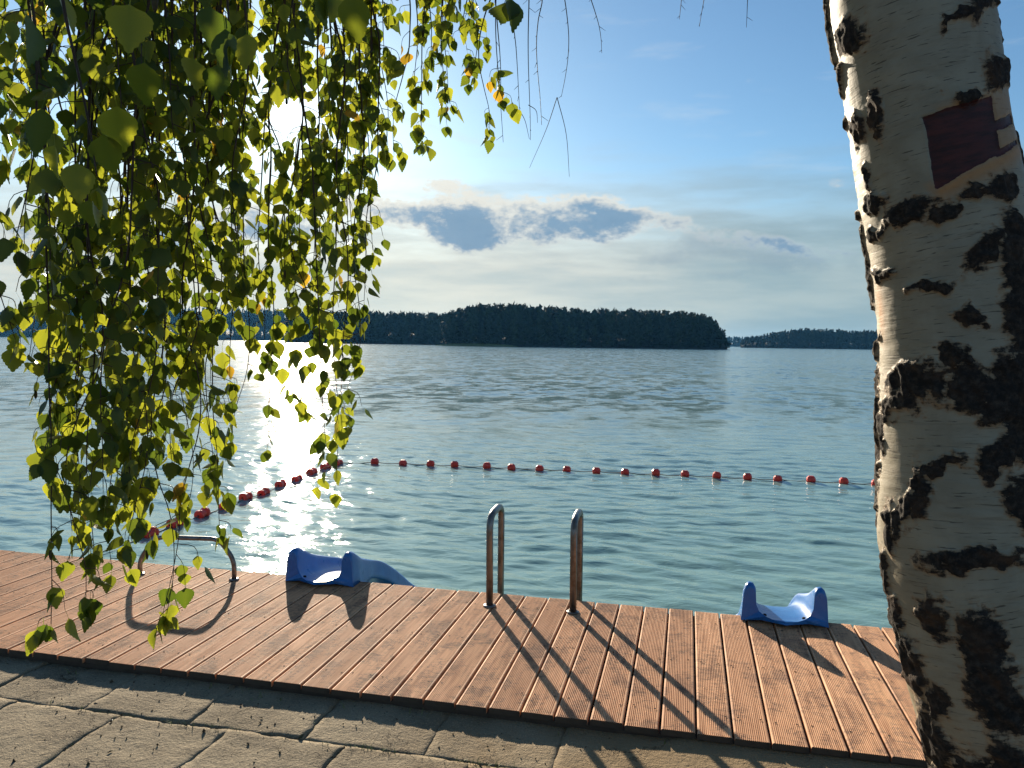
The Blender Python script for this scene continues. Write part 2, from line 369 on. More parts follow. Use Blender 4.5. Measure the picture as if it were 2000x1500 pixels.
def mat_bark():
    m, t = material('birch_bark')
    uv = t.node('ShaderNodeUVMap').outputs[0]
    A = lambda nm: t.node('ShaderNodeAttribute', attribute_name=nm).outputs['Fac']
    patch, peel, tan = A('patch'), A('peel'), A('tan')
    n1 = t.noise(uv, 9, 6, .62, .5); n2 = t.noise(uv, 70, 6, .7); n3 = t.noise(t.mapping(uv, scale=(14, 60, 1)), 1, 5, .65)
    lent = t.noise(t.mapping(uv, scale=(22, 230, 1)), 1, 3, .55, .3); len2 = t.noise(t.mapping(uv, scale=(7, 75, 1), loc=(3, 1, 0)), 1, 4, .6, .3)
    c = t.mix(t.smooth(n1, .3, .7), (0.345, 0.300, 0.215), (0.265, 0.225, 0.155))
    c = t.mix(t.math('MULTIPLY', t.smooth(n3, .48, .75), .45), c, (0.19, 0.15, 0.10))
    c = t.mix(t.math('MULTIPLY', t.smooth(lent, .60, .68), .85), c, (0.085, 0.065, 0.045))
    c = t.mix(t.math('MULTIPLY', t.smooth(len2, .58, .68), .5), c, (0.20, 0.155, 0.10))
    c = t.mix(tan, c, t.mix(n2, (0.50, 0.27, 0.11), (0.34, 0.15, 0.055)))
    pe = t.math('ADD', patch, t.math('ADD', t.math('MULTIPLY', t.math('SUBTRACT', n2, .5), .55), t.math('MULTIPLY', t.math('SUBTRACT', n3, .5), .55)))
    dk = t.mix(t.smooth(n2, .42, .72), (0.016, 0.013, 0.011), (0.070, 0.052, 0.038))
    dk = t.mix(t.math('MULTIPLY', t.smooth(n1, .5, .72), .7), dk, (0.095, 0.050, 0.026))
    edge = t.math('MULTIPLY', t.smooth(pe, .34, .46), t.smooth(pe, .62, .48))
    c = t.mix(t.math('MULTIPLY', edge, .45), c, (0.32, 0.17, 0.075))
    c = t.mix(t.smooth(pe, .44, .56), c, dk)
    c = t.mix(t.smooth(t.math('ADD', peel, t.math('MULTIPLY', t.math('SUBTRACT', n2, .62), t.math('MULTIPLY', peel, .9))), .42, .56), c, t.mix(t.smooth(n3, .35, .7), (0.085, 0.018, 0.014), (0.028, 0.008, 0.008)))
    t.put(t.i['Base Color'], c); t.put(t.i['Roughness'], t.lin(t.smooth(pe, .44, .56), 0, 1, .55, .9)); t.i['Specular IOR Level'].default_value = .3
    h = t.math('ADD', t.math('MULTIPLY', n2, t.lin(t.smooth(pe, .4, .6), 0, 1, .12, 1.0)), t.math('MULTIPLY', lent, .12))
    t.put(t.i['Normal'], t.bump(h, .8, .006)); return m
def mat_forest():
    m, t = material('forest_foliage'); a = t.node('ShaderNodeAttribute', attribute_name='tint').outputs['Fac']
    g = t.node('ShaderNodeNewGeometry').outputs['Position']; n = t.noise(g, .4, 4)
    c = t.mix(a, (0.008, 0.018, 0.009), (0.040, 0.058, 0.018)); c = t.mix(t.smooth(n, .45, .7), c, (0.016, 0.030, 0.015))
    t.put(t.i['Base Color'], c); t.i['Roughness'].default_value = .8; t.i['Specular IOR Level'].default_value = .1; return m
M_WOOD, M_STEEL, M_BLUE, M_CONC, M_SOIL, M_WATER = mat_wood(), mat_steel(), mat_blue(), mat_concrete(), mat_soil(), mat_water()
M_LEAF, M_BARK, M_FOREST = mat_leaf(), mat_bark(), mat_forest()
M_TWIG = mat_plain('twig_bark', (0.050, 0.030, 0.020), .8, var=.3, scale=30, bump=.4)
M_RED = mat_plain('red_float_plastic', (0.78, 0.050, 0.028), .38, var=.22, scale=12)
M_ROPE = mat_plain('grey_rope', (0.20, 0.19, 0.16), .9, var=.2, scale=60)
M_BEAM_END_SHADE = mat_plain('dark_beam_end_shade', (0.06, 0.042, 0.028), .85, var=.3, scale=9, bump=.4)
M_SCREW = mat_plain('dull_screw', (0.035, 0.026, 0.02), .8, .0, spec=.1)
M_GRASS = mat_plain('grass_blade', (0.13, 0.17, 0.035), .7, var=.4, scale=40)
M_CATKIN = mat_plain('catkin', (0.075, 0.055, 0.022), .85, var=.3, scale=200, bump=.6)
M_SHORE = mat_plain('shore_ground', (0.016, 0.018, 0.011), .95, var=.3, scale=.2)
M_REED = mat_plain('reed', (0.16, 0.19, 0.07), .8, var=.3, scale=.5)

# ------------------------------------------------------------------ lake
WATER_Z = -0.5
FRONT, BACK = 3.13, 4.60                 # deck edges
def axis(lo, hi, c0, c1, fine, grow):
    a = list(np.arange(c0, c1+1e-6, fine)); s = fine
    while a[-1] < hi: s *= grow; a.append(a[-1]+s)
    s = fine
    while a[0] > lo: s *= grow; a.insert(0, a[0]-s)
    return np.array(a)
gx = axis(-3200, 3200, -8.5, 4.5, .036, 1.03); gy = axis(3.6, 3600, 3.6, 12.5, .028, 1.017)
X, Y = np.meshgrid(gx, gy); sx = np.gradient(gx)[None, :]; sy = np.gradient(gy)[:, None]; sp = np.maximum(sx, sy)+0*X
Z = np.zeros_like(X); wx = X+.25*np.sin(Y*.9+X*.3)+.12*np.sin(Y*2.3-X*1.1); wy = Y+.25*np.sin(X*.7-Y*.25)+.1*np.sin(X*2.1+Y*.8)
for k in range(46):
    lam = .115*(7.5**(k/45.)); th = R_(-100)+rng.normal(0, .55); kk = 2*math.pi/lam
    amp = .0025*lam**.85*rng.uniform(.55, 1.3); ph = rng.uniform(0, 6.28)
    s = np.sin(kk*(wx*math.cos(th)+wy*math.sin(th))+ph)
    Z += amp*(s+.25*np.cos(2*(kk*(wx*math.cos(th)+wy*math.sin(th))+ph)))*np.clip((lam/sp-3)/3, 0, 1)
Z *= .55+.9*fbm(np.stack([X*.22, Y*.35, 0*X], -1), 3, 5)
me = mesh_np('lake_water', np.stack([X, Y, Z+WATER_Z], -1), grid_quads(len(gx), len(gy)))
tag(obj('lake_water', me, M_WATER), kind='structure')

# ------------------------------------------------------------------ bank: soil sheet, concrete wall, slabs
CONC_Z = -0.046
mb = MB(); mb.add([(-900, -1200, -.10), (900, -1200, -.10), (900, 3.9, -.10), (-900, 3.9, -.10), (-900, 3.9, -1.6), (900, 3.9, -1.6)], [(0, 1, 2, 3), (3, 2, 5, 4)])
tag(mb.build('ground', M_SOIL, smooth=False), kind='structure')
paving = empty('concrete_paving'); tag(paving, kind='structure')
def slab(x0, x1, y0, y1, i):
    n = 22; xs = np.linspace(0, 1, n); px, py = np.meshgrid(xs, xs)
    wx_, wy_ = x0+(x1-x0)*px, y0+(y1-y0)*py
    P = np.stack([wx_*9, wy_*9, 0*wx_+i*3.7], -1)
    rag = fbm(P*1.6, 4, 3)-.5; e = np.minimum(np.minimum(px, 1-px), np.minimum(py, 1-py))
    cx, cy = (x0+x1)/2, (y0+y1)/2; shrink = -.002+.0065*sstep(fbm(P*.5, 3, 8), .5, .8)
    ox = np.sign(px-.5)*(abs(px-.5) > .49)*(-shrink+rag*.022); oy = np.sign(py-.5)*(abs(py-.5) > .49)*(-shrink+rag*.022)
    tx, ty = rng.normal(0, .004, 2); up = rng.uniform(-.004, .002)
    z = CONC_Z+up+(wx_-cx)*tx+(wy_-cy)*ty+.012*(fbm(P*.7, 4, 6)-.5)+.006*(fbm(P*3.5, 3, 7)-.5)-.0035*np.exp(-e/.010)
    wob = lambda a_, sd: (fbm(np.stack([wx_*3.1, wy_*3.1, 0*wx_+a_], -1), 5, sd, .62)-.5)*.055
    v = np.stack([wx_+ox+wob(1.5, 91), wy_+oy+wob(7.5, 92), z], -1).reshape(-1, 3); q = grid_quads(n, n)
    b = list(range(n))+[n*k+n-1 for k in range(1, n)]+[n*(n-1)+k for k in range(n-2, -1, -1)]+[n*k for k in range(n-2, 0, -1)]
    lo = v[b].copy(); lo[:, 2] = -.099; v2 = np.vstack([v, lo]); m_ = len(b)
    q2 = [(b[(k+1) % m_], b[k], n*n+k, n*n+(k+1) % m_) for k in range(m_)]
    obj('slab', mesh_np('slab', v2, np.vstack([q, q2])), M_CONC, paving)
i = 0
for row, (y1, off) in enumerate(((3.28, 0.0), (2.775, .19), (2.27, -.03), (1.765, .21), (1.26, 0.05))):
    for k in range(-5, 3 if row else 3):
        x0 = -1.48+.5135*k+off; slab(x0, x0+.5135, y1-.505, y1, i); i += 1
# compacted sandy earth that covers the paving on the right
n = 120; xs = np.linspace(-.45, 4.5, n); ys = np.linspace(1.0, 3.7, 80); PX, PY = np.meshgrid(xs, ys)
hz = fbm(np.stack([PX*2.2, PY*2.2, 0*PX], -1), 4, 31); hf = fbm(np.stack([PX*11, PY*11, 0*PX], -1), 3, 37)
lip = sstep(PX+.35*(fbm(np.stack([PX*3, PY*3, 0*PX+4], -1), 3, 12)-.5), -.40, .05)
PZ = np.where(True, -.075+.045*lip+.014*(hz-.5)+.008*(hf-.5), 0)
PZ = np.minimum(PZ, -.032)
tag(obj('earth_path', mesh_np('earth_path', np.stack([PX, PY, PZ], -1), grid_quads(n, 80)), M_CONC), kind='structure')
# concrete retaining wall under the deck
mb = MB(); mb.box((-60, 3.30, -1.5), (60, 4.46, -.052)); tag(mb.build('retaining_wall', M_CONC, smooth=False), 'low concrete wall holding the bank beneath the wooden deck', 'wall')
# grass in the joints
mb = MB()
def tuft(x, y, n, h):
    for _ in range(n):
        a = rng.uniform(0, 6.28); l = h*rng.uniform(.5, 1.2); bx, by = x+rng.normal(0, .012), y+rng.normal(0, .006); wd = rng.uniform(.0008, .0018)
        lean = rng.uniform(.15, .9); dx_, dy_ = math.cos(a)*lean*l, math.sin(a)*lean*l; px_, py_ = -math.sin(a)*wd, math.cos(a)*wd
        mb.add([(bx-px_, by-py_, -.075), (bx+px_, by+py_, -.075), (bx+dx_*.45-px_*.8, by+dy_*.45-py_*.8, -.07+l*.6), (bx+dx_*.45+px_*.8, by+dy_*.45+py_*.8, -.07+l*.6), (bx+dx_, by+dy_, -.07+l*.8)], [(0, 1, 3, 2)], [(2, 3, 4)])
for x in np.arange(-2.75, -.6, .012):
    dn = vnoise(np.array([[x*3.1, 1.2, .4]]), 9)[0]
    if rng.random() < dn*.7: tuft(x, 2.772+rng.normal(0, .008), int(rng.integers(2, 7)), .034 if dn < .6 else .044)
for x0 in (-2.5, -1.99, -1.48, -.955):
    for y in np.arange(2.80, 3.05, .02):
        if rng.random() < .3: tuft(x0+rng.normal(0, .006), y, 2, .034)
for y in np.arange(2.3, 2.76, .02):
    if rng.random() < .5: tuft(-2.31+rng.normal(0, .006), y, 3, .036)
for _ in range(14): tuft(rng.uniform(-3.2, 1.0), rng.uniform(3.02, 3.10), 3, .06)
tag(mb.build('grass', M_GRASS, smooth=False), 'sparse green grass and moss growing in the slab joints', 'grass', kind='stuff')

# grit, bark crumbs and bits of twig lying on the paving
mb = MB()
for _ in range(420):
    x, y = rng.uniform(-3.3, 1.2), rng.uniform(2.2, 3.12); r_ = rng.uniform(.0015, .006)*(1 if rng.random() < .93 else 1.8); z = CONC_Z+.001
    a = rng.uniform(0, 6.28); e_ = rng.uniform(.5, 3.5) if rng.random() < .3 else 1.0; ca, sa = math.cos(a), math.sin(a)
    base_ = np.array([(1, 0, 0), (-.5, .8, 0), (-.5, -.8, 0), (.1, .05, 1.1), (-.1, -.1, -.8)])*r_*rng.uniform(.6, 1.3, (5, 3)); base_[:, 0] *= e_
    mb.add(np.column_stack([base_[:, 0]*ca-base_[:, 1]*sa, base_[:, 0]*sa+base_[:, 1]*ca, base_[:, 2]])+(x, y, z), t=[(0, 1, 3), (1, 2, 3), (2, 0, 3), (1, 0, 4), (2, 1, 4), (0, 2, 4)])
tag(mb.build('grit', M_SOIL, smooth=False), 'dark grit and twig crumbs scattered over the concrete paving', 'grit', kind='stuff')

# ------------------------------------------------------------------ wooden deck
deck = empty('wooden_deck', (0, 0, 0)); tag(deck, 'brown grooved plank deck along the edge of the lake', 'deck')
PITCHX, PW, TH = .144, .1350, .026
nr = 15; prof = []                       # plank cross-section with fine ribs and rounded edges
half = PW/2; rr = .007
prof += [(-half, -TH), (-half, -rr)]+[(-half+rr*(1-math.cos(a)), -rr+rr*math.sin(a)) for a in (R_(30), R_(60), R_(90))]
u0, u1 = -half+rr+.003, half-rr-.003; st = (u1-u0)/nr
for k in range(nr):
    a = u0+st*k; prof += [(a+st*.06, 0), (a+st*.20, -.0022), (a+st*.50, -.0022), (a+st*.64, 0)]
prof += [(half-rr*(1-math.cos(a)), -rr+rr*math.sin(a)) for a in (R_(90), R_(60), R_(30))]+[(half, -rr), (half, -TH)]
prof = np.array(prof); npf = len(prof)
def plank_mesh():
    Lh = (BACK-FRONT)/2
    v = np.vstack([np.column_stack([prof[:, 0], np.full(npf, yy), prof[:, 1]]) for yy in (-Lh, Lh)])
    q = [(k, k+1, npf+k+1, npf+k) for k in range(npf-1)]+[(npf-1, 0, npf, 2*npf-1)]
    me = bpy.data.meshes.new('plank'); me.from_pydata([tuple(p) for p in v], [], [tuple(reversed(c)) for c in q]+[tuple(range(npf)), tuple(range(2*npf-1, npf-1, -1))])
    me.update(); me.materials.append(M_WOOD); me.materials.append(M_BEAM_END_SHADE)
    for f_ in me.polygons: f_.material_index = 1 if abs(f_.normal.y) > .9 else 0  # plank ends take the dark beam tone, painting in front-edge shade
    return me
pm = plank_mesh(); screws = MB(); th6 = np.arange(7)*2*math.pi/7
k0 = -.079+PITCHX/2
for k in range(-42, 24):
    xc = k0+k*PITCHX
    o = bpy.data.objects.new('plank', pm); COL.objects.link(o); o.parent = deck
    o.location = (xc, (FRONT+BACK)/2+rng.normal(0, .0035), rng.normal(0, .0008)); o.rotation_euler = (rng.normal(0, .0007), rng.normal(0, .004), rng.normal(0, .0009))
    for yy in (FRONT+.17, FRONT+.72, BACK-.20):
        for s_ in (-.042, .042):
            cx_, cy_ = xc+s_+rng.normal(0, .003), yy+rng.normal(0, .006)
            v = [(cx_+.0052*math.cos(a), cy_+.0052*math.sin(a), .0016) for a in th6]+[(cx_, cy_, .0004)]
            screws.add(v, t=[(j, (j+1) % 7, 7) for j in range(7)])
so = screws.build('screw_heads', M_SCREW, deck, smooth=False); so['kind'] = 'stuff'
for yy, z1, z0 in ((FRONT+.040, -.0275, -.049), (FRONT+.17, -.0272, -.0505), (FRONT+.72, -.0272, -.0505), (BACK-.20, -.0272, -.0505), (BACK-.04, -.0272, -.12)):
    mb = MB(); mb.box((-6.1, yy-.03, z0), (3.5, yy+.03, z1)); mb.build('joist', M_BEAM_END_SHADE, deck, smooth=False)

# ------------------------------------------------------------------ ladder handrails, grab bar
def flange(mb, x, y, r):
    prof_ = [(r*.5, .001), (r, .001), (r, .006), (r*.82, .010), (r*.6, .011)]
    n = 20; th = np.arange(n)*2*math.pi/n
    v = np.vstack([np.column_stack([x+p*np.cos(th), y+p*np.sin(th), np.full(n, z)]) for p, z in prof_]); mb.add(v, grid_quads(n, len(prof_), True))
lad = empty('swim_ladder', (-.8625, BACK, 0)); tag(lad, 'steel swim ladder with two arched handrails at the deck edge', 'ladder')
for x, yf, lean in ((-1.108, 4.365, -.006), (-.617, 4.385, -.004)):
    dx0, y0 = x+.8625, yf-BACK; mb = MB()
    P = fillet([(dx0, y0, .0), (dx0+lean, y0, .535), (dx0+lean, .055, .548), (dx0, .055, -1.25)], .095, 10); mb.tube(P, .0205, 18); h_ = mb.build('handrail', M_STEEL, lad)
    mb = MB(); flange(mb, dx0, y0, .038); mb.build('base_flange', M_STEEL, h_)
for zz in (-.30, -.62, -.95):
    mb = MB(); mb.box((-.2235, .035, zz-.012), (.2235, .095, zz+.012)); mb.build('step', M_STEEL, lad, smooth=False)
t = empty('grab_bar', (-3.14, 4.39, 0)); tag(t, 'low bent steel grab bar on the deck behind the hanging leaves', 'grab bar')
mb = MB(); dl = np.array([-.33, -.03, 0]); dr = np.array([.32, .03, 0])
P = fillet([dl, dl+(0.0, 0, .10), dl+(.11, .012, .252), dr+(-.10, -.012, .262), dr+(.0, 0, .13), dr], .06, 8); mb.tube(P, .0150, 16); mb.build('tube', M_STEEL, t)
for q in (dl, dr):
    mb = MB(); flange(mb, q[0], q[1], .032); mb.build('base_flange', M_STEEL, t)

# ------------------------------------------------------------------ blue slides
SL_S0 = [0, .06, .15, .25, .43, .65, .85, 1.03, 1.3, 1.5, 1.7]
_cr = lambda v: catmull(np.column_stack([SL_S0, v, np.zeros(11)]), 8)
SL_S = _cr([.215, .212, .168, .118, .055, -.018, -.115, -.217, -.38, -.47, -.53])[:, 0]
SL_T = _cr([.215, .212, .168, .118, .055, -.018, -.115, -.217, -.38, -.47, -.53])[:, 1]
SL_F = _cr([.042, .030, .018, .004, -.038, -.110, -.205, -.31, -.47, -.56, -.60])[:, 1]
def slide(cx, yf, label):
    t = empty('water_slide', (cx, yf, 0)); tag(t, label, 'slide', 'blue slides at the deck edge')
    ss = np.concatenate([np.linspace(0, .10, 8), np.linspace(.12, 1.68, 60)]); rings = []
    for s in ss:
        # floor height and wall height along the length
        fl = float(np.interp(s, SL_S, SL_F)); wall = float(np.interp(s, SL_S, SL_T))-fl
        a = .140-.008*sstep(s, 0, .3)                       # half width of the floor
        to = .094-.052*sstep(s, .08, .6); tt = .056-.038*sstep(s, .08, .6)   # wing thickness at foot and top
        top = fl+wall-.022*(1-min(1, s/.02))**2
        bot = .002 if s < .13 else fl-.035 if s > .5 else min(fl-.035, -.06)
        ya = lambda u: s-.070*(1-u*u)*(1-sstep(s, 0, .12))      # the lip bows out towards the shore between the wings
        c = []
        o_ = a+to
        half_ = [(o_, bot), (o_-.004, bot+.03), (a+to*.5+tt*.62, top-.05), (a+to*.5+tt*.42, top-.016), (a+to*.5+tt*.1, top), (a+to*.5-tt*.3, top-.006),
                 (a+to*.5-tt*.55, top-.03), (a+.012, fl+.055), (a-.004, fl+.020), (a-.035, fl+.003), (a*.5, fl-.004)]
        ring = [(-x_, ya(max(0, 1) if abs(x_) > a else x_/a), z_) for x_, z_ in half_]+[(0, ya(0), fl-.006)]+[(x_, ya(1 if abs(x_) > a else x_/a), z_) for x_, z_ in reversed(half_)]
        fb = max(fl-.024, .003) if s < .14 else fl-.03
        ring += [(a*.9, ya(.9), min(fb, bot) if s >= .14 else fb), (0, ya(0), fb), (-a*.9, ya(.9), fb)]
        rings.append(ring)
    V = np.array(rings); nr_ = V.shape[1]
    q = grid_quads(nr_, len(ss), True); v = V.reshape(-1, 3)
    me = mesh_np('chute', v, q); bm_faces = None
    import bmesh
    bm = bmesh.new(); bm.from_mesh(me); bm.verts.ensure_lookup_table()
    for ring0 in (0, len(ss)-1):
        # cap: left wing, right wing, floor strip
        base_ = ring0*nr_
        idx = [bm.verts[base_+k] for k in range(nr_)]
        L_ = idx[0:10]; 
        mid = idx[9:14]+[idx[23], idx[24], idx[25]]
        for loop in (idx[0:10]+[idx[25]], idx[9:14]+[idx[23], idx[24], idx[25]], idx[13:23]+[idx[23]]):
            try: bm.faces.new(loop if ring0 else list(reversed(loop)))
            except ValueError: pass
    bmesh.ops.recalc_face_normals(bm, faces=bm.faces)
    for f_ in bm.faces: f_.smooth = len(f_.verts) == 4
    bm.to_mesh(me); bm.free()
    obj('chute', me, M_BLUE, t)
    for s_ in (-1, 1):
        mb = MB(); n_ = 12; th_ = np.arange(n_)*2*math.pi/n_
        bx_, by_ = s_*.105, .012
        mb.add(np.vstack([np.column_stack([bx_+r_*np.cos(th_), by_+r_*np.sin(th_), np.full(n_, z_)]) for r_, z_ in ((.011, .028), (.011, .0425), (.007, .045), (.001, .0455))]), grid_quads(n_, 4, True))
        mb.build('bolt', M_SCREW, t)
slide(-2.255, 4.475, 'blue plastic water slide between the grab bar and the ladder')
slide(.555, 4.505, 'blue plastic water slide beside the birch trunk')

# ------------------------------------------------------------------ float line
def float_mesh():
    prof_ = [(-.062, .012), (-.062, .030), (-.058, .042), (-.036, .062), (-.030, .064), (.030, .064), (.036, .062), (.058, .042), (.062, .030), (.062, .012)]
    n = 10; th = (np.arange(n)+.5)*2*math.pi/n
    v = np.vstack([np.column_stack([np.full(n, x), r*np.cos(th), r*np.sin(th)]) for x, r in prof_])
    q = grid_quads(n, len(prof_), True); q = np.vstack([q, []]) if False else q
    return mesh_np('float', v, q, smooth=False)
def bone_mesh():
    prof_ = [(-.088, .012), (-.088, .046), (-.080, .058), (-.052, .060), (-.040, .050), (-.030, .042), (.030, .042), (.040, .050), (.052, .060), (.080, .058), (.088, .046), (.088, .012)]
    n = 14; th = np.arange(n)*2*math.pi/n
    v = np.vstack([np.column_stack([np.full(n, x), r*np.cos(th), r*np.sin(th)]) for x, r in prof_])
    return mesh_np('float', v, grid_quads(n, len(prof_), True), smooth=False)
fm, bmsh = float_mesh(), bone_mesh(); fm.materials.append(M_RED); bmsh.materials.append(M_RED)
ORD = ['first', 'second', 'third', 'fourth', 'fifth', 'sixth', 'seventh', 'eighth', 'ninth', 'tenth', 'eleventh', 'twelfth', 'thirteenth', 'fourteenth', 'fifteenth', 'sixteenth', 'seventeenth', 'eighteenth']
rope_pts = []
xsR = [732, 787, 841, 888, 951, 999, 1054, 1107, 1165, 1221, 1281, 1338, 1400, 1460, 1519, 1584, 1648, 1711]
ptsR = []
for i_, x in enumerate(xsR):
    y = 902+(944-902)*((x-732)/(1711-732))**1.05; p = ground(x, y, WATER_Z+.028); ptsR.append(p)
ptsL = [ground(x, y, WATER_Z+.028) for x, y in ((660, 903), (636, 912), (609, 921), (580, 935), (548, 946), (515, 961), (480, 971), (440, 988), (395, 1004), (342, 1022), (292, 1042))]
def put_float(me, p, dirv, label, grp):
    o = bpy.data.objects.new('lane_float', me); COL.objects.link(o); o.location = (p[0], p[1], p[2]+rng.uniform(-.012, .012))
    o.rotation_euler = (rng.uniform(0, 6), rng.normal(0, .07), math.atan2(dirv[1], dirv[0])+rng.normal(0, .08)); tag(o, label, 'float', grp)
for i_, p in enumerate(ptsR):
    dv = ptsR[min(i_+1, 17)]-ptsR[max(i_-1, 0)]
    put_float(fm, p, dv, f'red barrel float on the far rope, {ORD[17-i_]} counting from the birch trunk', 'red floats on the far rope')
for i_, p in enumerate(ptsL):
    dv = ptsL[min(i_+1, 10)]-ptsL[max(i_-1, 0)]
    put_float(bmsh, p, dv, f'red waisted float on the side rope behind the leaves, {ORD[i_]} from the far corner', 'red floats on the side rope')
ends = [ptsL[-1]+(ptsL[-1]-ptsL[-4])*k for k in (.8, .4)]
allp = [ends[0], ends[1]]+ptsL[::-1]+ptsR+[ptsR[-1]+(ptsR[-1]-ptsR[-3])*k for k in (1, 2, 3)]
fine_ = []
for a, b in zip(allp[:-1], allp[1:]):
    for k in range(5):
        u = k/5; p = a*(1-u)+b*u; p = p.copy(); p[2] = WATER_Z+.028-.022*math.sin(math.pi*u); fine_.append(p)
fine_.append(allp[-1]); mb = MB(); mb.tube(fine_, .0065, 6); tag(mb.build('float_rope', M_ROPE), 'thin grey rope threading the red floats across the lake', 'rope')

# ------------------------------------------------------------------ far wooded shores
def pine_variants(n=7):
    out = []
    for s in range(n):
        r = np.random.default_rng(100+s); V, T = [], []
        tall = s % 3 != 2
        nb = 95 if tall else 110
        for k in range(nb):
            if tall:                                   # pines and spruces: narrow crown with a tip
                h = r.uniform(.22, 1.0)**.8; w_ = (.025+.13*(1-h)**.8)*(1.15 if s % 2 else .8); 
            else:                                      # rounded broadleaf crown
                h = r.uniform(.12, .95); w_ = .20*math.sqrt(max(.02, 1-((h-.5)/.5)**2))
            a = r.uniform(0, 6.283); rad = w_*math.sqrt(r.uniform(.15, 1)); cx_, cy_ = rad*math.cos(a), rad*math.sin(a); sz = (.035+.05*(1-h)) if tall else .07
            for _ in range(2):
                d1 = r.normal(0, 1, 3)*sz; d2 = r.normal(0, 1, 3)*sz; b = len(V); c0 = np.array([cx_, cy_, h])
                V += [c0-d1*.7, c0+d1*.7+d2*.3, c0+d2]; T.append((b, b+1, b+2))
        b = len(V)
        if tall: V += [np.array([-.02, 0, .9]), np.array([.02, .01, .9]), np.array([0, 0, 1.04])]; T.append((b, b+1, b+2))
        b = len(V); V += [np.array([-.011, 0, 0]), np.array([.011, 0, 0]), np.array([.007, 0, .8]), np.array([-.007, 0, .8])]; T += [(b, b+1, b+2), (b, b+2, b+3)]
        b = len(V); V += [np.array([0, -.011, 0]), np.array([0, .011, 0]), np.array([0, .007, .8]), np.array([0, -.007, .8])]; T += [(b, b+1, b+2), (b, b+2, b+3)]
        out.append((np.array(V), np.array(T)))
    return out
PV = pine_variants()
def shore(xs, tops, dist, depth, spacing, label, hill=0.0, foot=1.0):
    """terrain tongue + wood; xs: photo columns along the waterline, tops: skyline rows"""
    tops_f = lambda x: np.interp(x, xs, tops)
    base = []
    x = xs[0]
    cols = np.arange(xs[0], xs[-1]+1, 4.0)
    wl = [at(x, 750, 1) for x in cols]
    def pos(x, dd):
        v = ray(x, 700); v = np.array([v[0], v[1], 0]); v /= v @ np.array([Fw[0], Fw[1], 0]); return np.array([0, 0, WATER_Z])+v*dd
    def height(x, dd):     # metres needed at that distance to reach the skyline row
        v = ray(x, tops_f(x)); v = v/(v @ np.array([Fw[0], Fw[1], 0])); return CAM_H+v[2]*dd-WATER_Z
    rows = [0, .02, .3, 1.0]; zz = [-1.2, .35, 3.0+hill*.5, 5.0+hill]
    G = np.array([[pos(x, dist+depth*r)+np.array([0, 0, z*min(1, max(.06, height(x, dist)/12))]) for x in cols] for r, z in zip(rows, zz)])
    tag(obj('terrain', mesh_np('terrain', G, grid_quads(len(cols), 4)), M_SHORE), kind='structure')
    V, T, A, n0 = [], [], [], 0
    width_m = (xs[-1]-xs[0])/F_PX*dist; nrow = max(3, int(depth/spacing/1.1))
    for rr_ in range(nrow):
        dd = dist+1.5+depth*rr_/nrow; nx = int(width_m/spacing)
        for k in range(nx+1):
            x = xs[0]+(xs[-1]-xs[0])*(k+rng.uniform(-.45, .45))/nx; 
            if x < xs[0] or x > xs[-1]: continue
            d2 = dd+rng.uniform(-.4, .4)*spacing; gz = np.interp((d2-dist)/depth, rows, zz)*min(1, max(.06, height(x, dist)/12))
            Ht = (height(x, d2)-gz)*rng.uniform(.80, 1.04)*(.94 if rr_ == 0 else 1)
            if rr_ == 0: Ht *= rng.uniform(.55, 1.0)
            Ht = max(Ht, 1.5); pv, pt = PV[int(rng.integers(0, len(PV)))]; wd = min(Ht, 20)*rng.uniform(.7, 1.05)
            a = rng.uniform(0, 6.28); ca, sa = math.cos(a), math.sin(a); q = pv*np.array([wd, wd, Ht])
            p = pos(x, d2); p[2] += gz
            V.append(np.column_stack([q[:, 0]*ca-q[:, 1]*sa, q[:, 0]*sa+q[:, 1]*ca, q[:, 2]])+p); T.append(pt+n0); n0 += len(pv); A.append(np.full(len(pv), rng.random()))
            # understorey at the water's edge closes the gaps between trunks
            if rr_ < 2:
                pv, pt = PV[2]; Hs = min(Ht*.6, rng.uniform(4, 9)); q = pv*np.array([Hs*1.6, Hs*1.6, Hs])
                V.append(q+p+np.array([rng.uniform(-2, 2), rng.uniform(-1, 1), -.3])); T.append(pt+n0); n0 += len(pv); A.append(np.full(len(pv), rng.random()*.6))
    me = mesh_np('forest', np.concatenate(V), None, np.concatenate(T), smooth=False); attr(me, 'tint', np.concatenate(A))
    tag(obj('forest', me, M_FOREST), label, 'forest', kind='stuff')
shore([868, 885, 905, 935, 990, 1060, 1110, 1200, 1290, 1350, 1380, 1400, 1412, 1421], [618, 607, 601, 596, 594, 600, 603, 606, 608, 611, 618, 632, 648, 668], 400, 45, 3.6, 'dark pine wood on the nearest point of the far shore')
shore([560, 640, 700, 760, 830, 880, 960], [611, 610, 609, 610, 612, 612, 612], 500, 55, 4.4, 'slightly hazy wood left of the dark pine point', 3)
shore([1446, 1456, 1480, 1500, 1530, 1570, 1600, 1660, 1720, 1900, 2150], [668, 657, 656, 651, 645, 642, 643, 646, 645, 642, 640], 850, 55, 5.5, 'blue hazy wood on the far shore behind the birch trunk', 1)
shore([1370, 1400, 1430, 1460, 1500, 1560], [659, 658, 657, 658, 658, 657], 1600, 70, 9.0, 'small blue strip of distant wood seen through the gap', 2)
shore([-700, -300, 0, 150, 300, 450, 560, 640, 760], [600, 603, 606, 604, 600, 602, 606, 610, 612], 1100, 90, 8.0, 'blue hazy wooded shore behind the hanging leaves', 8)
mb = MB()                                   # pale reed belt at the foot of the dark pines
